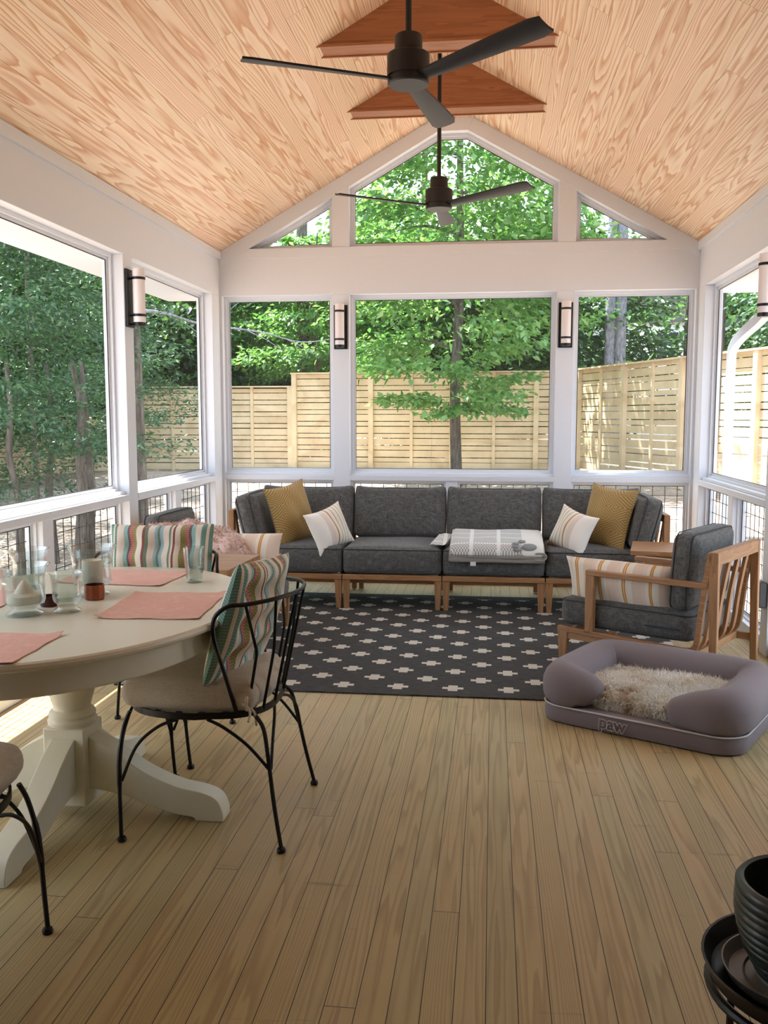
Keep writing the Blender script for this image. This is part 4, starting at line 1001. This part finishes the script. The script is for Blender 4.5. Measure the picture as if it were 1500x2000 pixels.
for i, (x, y, z) in enumerate(fm.v):
    rr_ = 1 + .05 * sin(5 * math.atan2(y, x) + 1); fm.v[i] = (x * rr_, y * rr_, z + .010 * sin(9 * x) * sin(11 * y))
fmo = fm.build('fur_mat', M['fur'], None, smooth=60)
ctr = Matrix.Translation((b0.x, b0.y, 0)) @ Matrix.Rotation(bang, 4, 'Z') @ Vector((.475, .345, .128))
fmo.location = ctr; fmo.rotation_euler = (0, 0, bang); tag(fmo, 'cream and brown long-fur mat lying in the dog bed', 'fur mat')
sm = surf_samples(fmo, 5, 5000, lambda p, q: q.z > -.3)
sm += [((x, -.25 + .02 * random.random(), -.01 - .02 * random.random()), (0, -.8, -.2)) for x in [random.uniform(-.2, .2) for _ in range(500)]]
fo = fuzz(sm, 42000, .036, .0016, 6, down=.15, lay=.85).build('fur_pile', M['fur'], fmo, smooth=0, fix=False); fo['kind'] = 'stuff'

# ------------------------------------------------------------------ plant stand with pot, lower right
pc = (.590, 1.640); zt_ = .42
ps = thing('plant_stand', 'round black metal plant stand at the lower right corner', 'plant stand', (pc[0], pc[1], 0))
MB().lathe([(.001, zt_), (.168, zt_), (.178, zt_ + .006), (.190, zt_ + .036), (.193, zt_ + .040), (.188, zt_ + .040), (.174, zt_ + .010), (.165, zt_ + .005), (.001, zt_ + .005)], seg=48, caps=False).build('tray', M['traymetal'], ps)
rm = MB(); rm.tube([(.178 * cos(2 * pi * k / 40), .178 * sin(2 * pi * k / 40), zt_ - .012) for k in range(40)], .009, 8, True); rm.build('support_ring', M['traymetal'], ps)
for k in range(4):
    a = radians(215 + 90 * k); m = MB(); m.tube([(.176 * cos(a), .176 * sin(a), zt_ - .012), (.180 * cos(a), .180 * sin(a), .004)], .0075, 8); m.build('leg', M['traymetal'], ps)
sc = MB(); sc.lathe([(.001, 0), (.105, 0), (.112, .004), (.122, .026), (.119, .026), (.108, .006), (.085, .005), (.083, .010), (.080, .005), (.060, .005), (.058, .009), (.055, .005), (.001, .005)], seg=40, caps=False); o = sc.build('saucer', M['saucer']); o.location = (pc[0] - .035, pc[1] + .004, zt_ + .0055); tag(o, 'clear grey plastic saucer on the plant stand tray', 'saucer')
pr = [(.001, 0), (.062, 0), (.070, .004)]
for k in range(11):
    z0_ = .010 + k * .0175; f = (z0_ + .008) / .20; R0 = .070 + .048 * sin(min(1, f * 1.12) * pi / 2 * 1.15) ; pr += [(R0, z0_), (R0 + .0035, z0_ + .005), (R0 + .0035, z0_ + .0125), (R0 + .0005, z0_ + .0172)]
pr += [(.116, .203), (.112, .208), (.104, .205), (.104, .06), (.001, .05)]
pt_ = thing('plant_pot', 'dark ribbed glazed pot on the plant stand', 'plant pot', (pc[0] - .022, pc[1] + .004, zt_ + .0115))
pr = [(r * .97, z * .88) for r, z in pr]
MB().lathe(pr, seg=48, caps=False).build('pot_body', M['ceramic'], pt_, smooth=50)
MB().lathe([(.001, .10), (.100, .10), (.100, .105), (.001, .115)], seg=32).build('soil', M['soil'], pt_)
# ------------------------------------------------------------------ outdoors
def gz(x, y):      # gently rising yard
    z = -.35 + .62 * max(0, min(1, (y - 8.2) / 11.0)) + .17 * max(0, min(1, x / 4.0)) * max(0, min(1, (y - 9) / 5)) - .02 * max(0, -x - 4) * .3
    return z + .02 * sin(1.3 * x + .7 * y)
g = MB(); xs = np.concatenate([np.linspace(-60, -14, 12), np.linspace(-13, 12, 40), np.linspace(14, 50, 10)]); ys = np.concatenate([np.linspace(-12, 7, 14), np.linspace(8, 26, 30), np.linspace(28, 80, 10)])
for y in ys:
    for x in xs: g.v.append((float(x), float(y), gz(float(x), float(y))))
nx = len(xs)
for j in range(len(ys) - 1):
    for i in range(nx - 1): a = j * nx + i; g.f.append((a, a + 1, a + nx + 1, a + nx))
go = g.build('ground', M['ground'], None, smooth=80); struct(go)
# deck edge under the porch floor
struct(MB().box(XL - .1, XR + .1, YB + .02, YB + .14, -.6, -.02).build('trim_5', M['white'], smooth=0))

def fence(p0, p1, h, label, nposts, cap=True, seed=0):
    rnd = random.Random(seed); P0 = Vector((p0[0], p0[1], gz(*p0))); P1 = Vector((p1[0], p1[1], gz(*p1))); d = P1 - P0; L = Vector((d.x, d.y, 0)).length
    t = thing('fence', label, 'fence', P0, math.atan2(d.y, d.x)); sl = (P1.z - P0.z) / L if False else 0
    z = .03; k = 0; pn = MB()
    while z < h - .06:
        w = .138 if k % 2 == 0 else .088; w = min(w, h - z)
        segs = 2 + int(L > 8); x = 0
        for s_ in range(segs):
            x2 = L * (s_ + 1) / segs; dz = rnd.uniform(-.003, .003)
            pn.box(x + .002, x2 - .002, 0, .02, z + dz, z + w + dz); x = x2
        z += w + .017; k += 1
    pn.build('slat_panel', M['fence'], t, smooth=0)
    for i in range(nposts):
        x = L * i / (nposts - 1); w = .105 if i % 2 == 0 else .065
        if i == 0: x += w / 2
        if i == nposts - 1: x -= w / 2
        MB().box(x - w / 2, x + w / 2, -.085 if i % 2 == 0 else -.04, -.001, -.1, h).build('post', M['fence'], t, smooth=0)
    if cap: MB().box(-.02, L + .02, -.10, .05, h, h + .03).build('cap_rail', M['fence'], t, smooth=0)
    return t
fence((-8.1, 20.0), (-4.42, 20.0), 1.86, 'lower stretch of new slatted wood fence, back left of the yard', 5, seed=1)
fence((-4.42, 20.0), (1.80, 19.6), 2.10, 'taller stretch of new slatted wood fence behind the yard tree', 8, seed=2)
fence((1.80, 19.6), (5.6, 9.4), 2.08, 'sunlit slatted wood fence running along the right side', 12, seed=3)
fence((-17.5, 9.6), (-8.1, 20.0), 1.80, 'slatted wood fence running along the left side, behind tree trunks', 14, seed=4)

def leaf_mesh(name, mat, pts, dirs, size, seed, aspect=.55, droop=.3):
    R = np.random.default_rng(seed); n = len(pts); pts = np.asarray(pts, float)
    d = np.asarray(dirs, float) + R.normal(0, .55, (n, 3)); d[:, 2] -= droop; d /= np.linalg.norm(d, axis=1)[:, None]
    up = R.normal(0, .45, (n, 3)) + np.array([0, 0, 1.0]); s = np.cross(d, up); s /= np.linalg.norm(s, axis=1)[:, None] + 1e-9; u = np.cross(s, d)
    L = size * R.uniform(.65, 1.25, n)[:, None]; w = L * aspect * .5
    b = pts; m = pts + d * L * .45; tip = pts + d * L - u * L * .12
    V = np.stack([b, m + s * w + u * w * .25, tip, m - s * w + u * w * .25], 1).reshape(-1, 3)
    me = bpy.data.meshes.new(name); me.vertices.add(4 * n); me.vertices.foreach_set('co', V.ravel())
    o = np.arange(n)[:, None] * 4; tri = np.concatenate([o + [0, 1, 2], o + [0, 2, 3]], 1).reshape(-1)
    me.loops.add(6 * n); me.loops.foreach_set('vertex_index', tri.astype(np.int32)); me.polygons.add(2 * n)
    me.polygons.foreach_set('loop_start', np.arange(0, 6 * n, 3, dtype=np.int32)); me.polygons.foreach_set('loop_total', np.full(2 * n, 3, np.int32))
    me.update(calc_edges=True)
    at = me.attributes.new('leaf_tint', 'FLOAT', 'POINT'); at.data.foreach_set('value', np.repeat(R.beta(2, 2.2, n), 4))
    me.materials.append(mat); return me
def sprays(n_branch, per, rad_fn, seed, zlo, zhi, spread=.16, layer=.5):
    """foliage hung on radiating branches: returns points and outward directions"""
    R = np.random.default_rng(seed); P = []; D = []
    for i in range(n_branch):
        z = zlo + (zhi - zlo) * R.uniform(0, 1); a = R.uniform(0, 2 * pi); rmax = rad_fn((z - zlo) / (zhi - zlo)) * R.uniform(.75, 1.1)
        d = np.array([cos(a), sin(a), R.uniform(-.15, .35)]); t = R.uniform(.18, 1, per) ** .7
        p = np.array([0, 0, z]) + d * (t * rmax)[:, None]; p[:, 2] -= .10 * (t * rmax) ** 1.5 * .5
        lat = np.array([-sin(a), cos(a), 0]); p += lat * (R.normal(0, spread, per) * rmax * (.35 + t))[:, None]; p[:, 2] += R.normal(0, spread * .35, per) * rmax * .6
        P.append(p); dd = np.tile(d, (per, 1)) + lat * R.normal(0, .6, per)[:, None]; D.append(dd)
    return np.concatenate(P), np.concatenate(D)
def trunk_mb(h, r0, r1, seed, lean=.0, branches=0, br=1.6, zb=1.5):
    rnd = random.Random(seed); m = MB(); path = bez([(0, 0, -.3)] + [(lean * (k / 5) * h + rnd.uniform(-.05, .05) * (k > 0), rnd.uniform(-.05, .05) * (k > 0), h * k / 5) for k in range(6)], 4)
    n = len(path); m.tube(path, [r0 * 1.25 * (1 - i / (n - 1)) + r1 * i / (n - 1) if i > 2 else r0 * 1.35 for i in range(n)], 12)
    for k in range(branches):
        z = zb + (h - zb) * (k + .5) / branches; a = rnd.uniform(0, 6.28); L = br * rnd.uniform(.6, 1.1)
        m.tube(bez([(lean * z, 0, z), (cos(a) * L * .5, sin(a) * L * .5, z + L * .15), (cos(a) * L, sin(a) * L, z + L * .1)], 4), [.035, .032, .03, .026, .022, .018, .014, .010, .006][:9], 6)
    return m
def upx(u, d): a = math.atan((u - 750) / 1780.0) - radians(6.77); return d * math.tan(a), d
def tree(name, label, x, y, trunk, foliage_me, bark, rz=0, sc=1, group=None, proto=None):
    if proto:
        t = proto.copy(); COL.objects.link(t)
        for ch in proto.children: c = ch.copy(); c.parent = t; COL.objects.link(c)
    else:
        t = bpy.data.objects.new(name, None); COL.objects.link(t); t.empty_display_size = .1
        trunk.build('trunk', bark, t, smooth=80)
        if foliage_me: f = bpy.data.objects.new('foliage', foliage_me); COL.objects.link(f); f.parent = t
    t.location = (x, y, gz(x, y)); t.rotation_euler = (0, 0, rz); t.scale = (sc, sc, sc)
    tag(t, label, 'tree')
    if group: t['group'] = group
    elif 'group' in t: del t['group']
    return t
# the yard tree in front of the fence
def ytr(f): return (1.5 + 2.0 * sin(min(1, f * 1.9) * pi / 2)) * (1 - .45 * f)
P, D = sprays(140, 150, ytr, 21, 1.5, 8.4, .17)
tree('yard_tree', 'slim dark-trunked beech in the yard in front of the fence', -.66, 17.2, trunk_mb(9.2, .105, .03, 2, .0, 10, 1.9, 2.2), leaf_mesh('yard_leaves', M['leaf_bright'], P, D, .16, 22), M['bark'])
# bright sapling at left of the back wall
P, D = sprays(60, 120, lambda f: 1.9 * (1 - .4 * f), 31, 2.4, 5.4, .16)
tree('sapling_tree', 'bright-leaved young tree behind the left post of back wall', -4.3, 22.2, trunk_mb(5.6, .07, .02, 3, .0, 5, 1.2, 2), leaf_mesh('sapling_leaves', M['leaf_bright'], P, D, .15, 32), M['bark'])
P, D = sprays(90, 120, lambda f: 3.0 * (1 - .3 * f), 61, 8.8, 12.5, .2)  # added tree, crown above the view, put here to shade the near right fence
tree('added_shade_tree', 'added high-crowned tree shading the right fence, outside the back corner post', 2.70, 12.0, trunk_mb(12, .10, .05, 62), leaf_mesh('added_shade_leaves', M['leaf_mid'], P, D, .26, 63), M['bark'])
# left-hand yard trees with layered hemlock boughs
def hem(seed, nb=110, per=420, r=2.1, zlo=1.0, zhi=7.5, size=.062): return leaf_mesh('hemlock_sprays', M['leaf_dark'], *sprays(nb, per, lambda f: r * (1 - .55 * f), seed, zlo, zhi, .13), size, seed, .42, .1)
h1 = tree('hemlock_tree', 'layered hemlock outside the left window, nearest its lower corner', -5.05, 8.6, trunk_mb(7.5, .032, .012, 5, .004), hem(41), M['bark'])
tree('hemlock_tree', 'layered hemlock outside the left window, at left photo edge', -6.3, 9.3, None, None, None, 2.1, 1.05, None, h1)
tree('hemlock_tree', 'taller layered hemlock between left window trunks and the fence', -6.6, 12.6, None, None, None, 4.0, 1.25, None, h1)
tree('hemlock_tree', 'layered hemlock farthest back along the left fence', -9.3, 16.2, None, None, None, 1.2, 1.2, None, h1)
tree('bare_tree', 'grey-brown tree trunk beside the left wall post, in front of fence', *upx(277, 9.75), trunk_mb(11, .062, .05, 8, -.004, 0), None, M['bark'])
def wpt(u, v, d):      # point at depth d seen in that direction
    x, y = upx(u, d); pit = radians(5.963); cz = cos(pit) ; dy = -(v - 1000) / 1780.0
    k = (sin(pit) * -1 + dy * cz) / ((cz + dy * sin(pit)) ); hyp = math.hypot(x, y) * math.cos(math.atan((u - 750) / 1780.0))
    return Vector((x, y, 1.45 + k * hyp))
bt = [o for o in bpy.data.objects if o.name == 'bare_tree'][0]
bmb = MB(); bp = [wpt(u, v, d) - bt.location for u, v, d in ((277, 606, 9.75), (330, 612, 10.2), (395, 632, 10.8), (460, 641, 11.4), (520, 650, 12.0), (590, 668, 12.6), (650, 662, 13.2))]
bpp = bez(bp, 5); bmb.tube(bpp, [.020 * (1 - .8 * i / (len(bpp) - 1)) for i in range(len(bpp))], 6)
for k, (du, dz) in enumerate(((.5, -.35), (.35, .3), (.5, -.3), (.4, -.25))): q_ = bpp[5 + 6 * k]; bmb.tube([q_, q_ + Vector((du * .5, .1, dz * .4)), q_ + Vector((du, .25, dz))], [.007, .005, .002], 5)
bo_ = bmb.build('bare_branch', M['greybark'], bt); bo_['label'] = 'pale bare branch reaching right'
for i, (u, d, r) in enumerate(((36, 9.2, .045), (100, 10.5, .055), (150, 9.4, .075), (170, 9.6, .06))):
    # thin trunks under the hemlock boughs
    yaw = radians(6.77); xx = (u - 750) / 1780.0; dx, dy = cos(yaw) * xx - sin(yaw), sin(yaw) * xx + cos(yaw); x, y = dx * d, dy * d
    tree('bare_tree', ['thin leaning trunk under the hemlock, at far left', 'thin trunk in the left window, left of the pair of trunks', 'thicker trunk of the pair low in the left window', 'thinner trunk of the pair low in the left window'][i], x, y, trunk_mb(2.3, r, .02, 50 + i, (-.03, -.012, .008, -.008)[i]), None, M['bark'])
# big grey twin trunks behind the right fence
tree('twin_tree', 'pair of big smooth grey trunks behind the right-hand fence', 2.86, 23.5, (lambda: (lambda m: (m.tube([(0, 0, -.5), (.02, 0, 6), (.10, 0, 16)], [.145, .12, .09], 14), m.tube([(.27, -.04, -.5), (.25, -.04, 6), (.36, 0, 16)], [.15, .125, .09], 14), m)[-1])(MB()))(), None, M['greybark'])
for i, (x, y, r, l) in enumerate(((1.72, 22.6, .16, 'dark trunk behind the fence, left of the right back-wall post'), (-7.6, 24.5, .09, 'thin dark trunk behind the low fence stretch'), (-4.95, 23.6, .16, 'grey trunk behind the fence, left of the left back-wall post'),
        (5.75, 24.6, .12, 'dark trunk behind right fence, right of the twin trunks'), (5.35, 26.5, .08, 'slender dark trunk between twin trunks and the pale house'), (-1.9, 25, .10, 'slender trunk behind the fence, left of the yard tree'))):
    tree('forest_tree', l, x, y, trunk_mb(13, r, r * .6, 70 + i, .003), None, M['bark'])
# forest trees behind: three kinds, copied
def broad(seed, nb, per, r, zlo, zhi, size, mat): return leaf_mesh('forest_leaves', mat, *sprays(nb, per, lambda f: r * (.75 + .5 * sin(f * pi)), seed, zlo, zhi, .20), size, seed, .55, .25)
protos = []
kinds = [(90, 120, 2.6, 1.8, 7.6, .25, 'leaf_mid'), (100, 110, 2.8, .6, 6.6, .25, 'leaf_mid'), (80, 110, 2.4, .4, 6.0, .22, 'leaf_bright'), (110, 110, 2.6, .8, 7.8, .22, 'leaf_dark')]
R = random.Random(5); spots = []
for row, (d, n, u0, u1) in enumerate(((25.5, 11, -250, 1750), (31, 12, -300, 1800), (38, 13, -350, 1850), (47, 14, -400, 1900))):
    for i in range(n):
        u = u0 + (u1 - u0) * (i + .5 + R.uniform(-.3, .3)) / n; dd = d + R.uniform(-1.8, 1.8); yaw = radians(6.77); xx = (u - 750) / 1780.0
        spots.append(((cos(yaw) * xx - sin(yaw)) * dd, (sin(yaw) * xx + cos(yaw)) * dd, row, u))
cnt = {}
for i, (x, y, row, u) in enumerate(spots):
    if (1120 < u < 1500 and row < 3) or (1150 < u < 1430): continue           # keep the view to the twin trunks and the house
    k = R.choice((0, 1, 1, 3) if row else (1, 2, 2, 3)); nb, per, r, zlo, zhi, sz, mt = kinds[k]
    nm = ['tall_forest_tree', 'broad_forest_tree', 'bright_understory_tree', 'dark_forest_tree'][k]
    lb = ['tall green woodland tree in the wood beyond the fence', 'broad green woodland tree in the wood beyond the fence', 'bright young woodland tree close behind the fence', 'dark evergreen woodland tree in the wood beyond the fence'][k]
    if k not in cnt: cnt[k] = tree(nm, lb, x, y, trunk_mb(zhi - .5, .13, .05, 100 + k), broad(200 + k, nb, per, r, zlo, zhi, sz, M[mt]), M['bark'], R.uniform(0, 6), R.uniform(.9, 1.15), 'woodland trees beyond the fence')
    else: tree(nm, lb, x, y, None, None, None, R.uniform(0, 6), R.uniform(.85, 1.08), 'woodland trees beyond the fence', cnt[k])
# trees on the left side beyond the left fence
for i, (x, y) in enumerate(((-12, 14.5), (-14.5, 10), (-10.5, 18.5), (-17, 16), (-20, 8), (-15, 22))):
    tree('broad_forest_tree', 'broad green woodland tree in the wood beyond the fence', x, y, None, None, None, i * 1.3, 1.05, 'woodland trees beyond the fence', cnt[1])
for i, (x, y) in enumerate(((9.5, 12), (10, 17), (8.6, 21.5))):
    tree('dark_forest_tree', 'dark evergreen woodland tree in the wood beyond the fence', x, y, None, None, None, i * 1.7, 1.0, 'woodland trees beyond the fence', cnt[3])
# deep woodland foliage far behind, uncountable
R2 = np.random.default_rng(77); n = 26000; ang = R2.uniform(-.95, .80, n); rad = R2.uniform(56, 66, n); zz = R2.uniform(-.5, 9, n) * R2.uniform(.35, 1, n)
P = np.stack([-np.sin(ang + .12) * rad, np.cos(ang + .12) * rad, zz], 1)
fo = bpy.data.objects.new('woodland_foliage', leaf_mesh('woodland_mass', M['leaf_mid'], P, R2.normal(0, 1, (n, 3)), .75, 78, .7)); COL.objects.link(fo)
tag(fo, 'dense green foliage of the deep wood behind all the trees', 'foliage', kind='stuff')
# pale house glimpsed beyond the right fence
hs = thing('neighbour_house', 'pale two-storey house glimpsed through trees beyond the right fence', 'house', (8.0, 44, .3), radians(-8))
MB().box(-4, 4, 0, 6, -.5, 5.6).build('wall', M['siding'], hs, smooth=0)
MB().prism([(-4.4, 5.5), (4.4, 5.5), (0, 8.2)], 'y', -.3, 6.3).build('roof', M['roofing'], hs, smooth=0)
for i, (x, z) in enumerate(((-2.6, 1.0), (0, 1.0), (2.6, 1.0), (-2.6, 3.7), (0, 3.7), (2.6, 3.7))):
    w = MB(); w.box(x - .55, x + .55, -.06, .0, z - .1, z + 1.4); w_ = w.build('window', M['white'], hs, smooth=0); p = MB()
    for a in (0, 1):
        for b in (0, 1): p.box(x - .48 + a * .5, x - .02 + a * .5 - .02, -.075, -.055, z + b * .7, z + .62 + b * .7)
    p.build('pane', M['pane'], w_, smooth=0)
# white downspout at the right outside corner
ds = MB(); path = bez([(1.955, 6.35, 2.62), (1.955, 6.85, 2.245), (1.955, 7.58, 2.10), (1.955, 7.86, 2.02), (1.955, 7.925, 1.86), (1.955, 7.93, 1.0), (1.955, 7.93, .4), (1.955, 7.93, -.25)], 5)
ds.sweep(path, [(-.038, -.03), (.038, -.03), (.038, .03), (-.038, .03)], (1, 0, 0)); o = ds.build('downspout', M['white'], smooth=30, bevel=.006); tag(o, 'white rectangular downspout bending down outside the right window', 'downspout')

# ------------------------------------------------------------------ light
Wd = bpy.data.worlds.new('world'); S.world = Wd; Wd.use_nodes = True; nt = Wd.node_tree; nt.nodes.clear()
out = nt.nodes.new('ShaderNodeOutputWorld'); bg = nt.nodes.new('ShaderNodeBackground'); bg.inputs[0].default_value = (.80, .93, 1.12, 1); bg.inputs[1].default_value = 2.2
nt.links.new(bg.outputs[0], out.inputs[0])
sun = bpy.data.lights.new('sun', 'SUN'); sun.energy = 15; sun.angle = radians(.6); sun.color = (1, .96, .89); so = bpy.data.objects.new('sun', sun); COL.objects.link(so)
so.rotation_euler = Vector((.37, -.12, -.92)).to_track_quat('-Z', 'Y').to_euler()
S.view_settings.view_transform = 'Standard'; S.view_settings.look = 'None'; S.view_settings.gamma = 1; S.view_settings.use_curve_mapping = False
S.view_settings.exposure = .88
c_ = S.cycles
c_.max_bounces = 7; c_.diffuse_bounces = 4; c_.glossy_bounces = 3; c_.transmission_bounces = 7; c_.transparent_max_bounces = 10
c_.sample_clamp_indirect = 6; c_.caustics_reflective = False; c_.caustics_refractive = False; c_.use_denoising = True
try: c_.denoiser = 'OPENIMAGEDENOISE'
except Exception: pass

# looks of parts that differ from the rest of their thing
PL = {'seat_cushion': {'dining_chair': 'beige cotton seat cushion', 'sofa_section': 'grey linen seat cushion', 'armchair': 'grey linen seat cushion'}, 'back_cushion': 'grey linen back cushion', 'side_cushion': 'grey linen side cushion', 'cushion_tie': 'beige tied bow', 'glass_cylinder': 'white glass cylinder', 'paw_print': 'grey paw print', 'piping': {'dog_bed': 'pale grey piping'}, 'zip': 'dark navy zip', 'care_label': 'small white label', 'water': 'clear water', 'logo': 'pale outlined lettering'}
for o in bpy.data.objects:
    if o.parent:
        n_ = o.name.split('.')[0]; l_ = PL.get(n_)
        if isinstance(l_, dict):
            r_ = o
            while r_.parent: r_ = r_.parent
            l_ = l_.get(r_.name.split('.')[0])
        if l_: o['label'] = l_
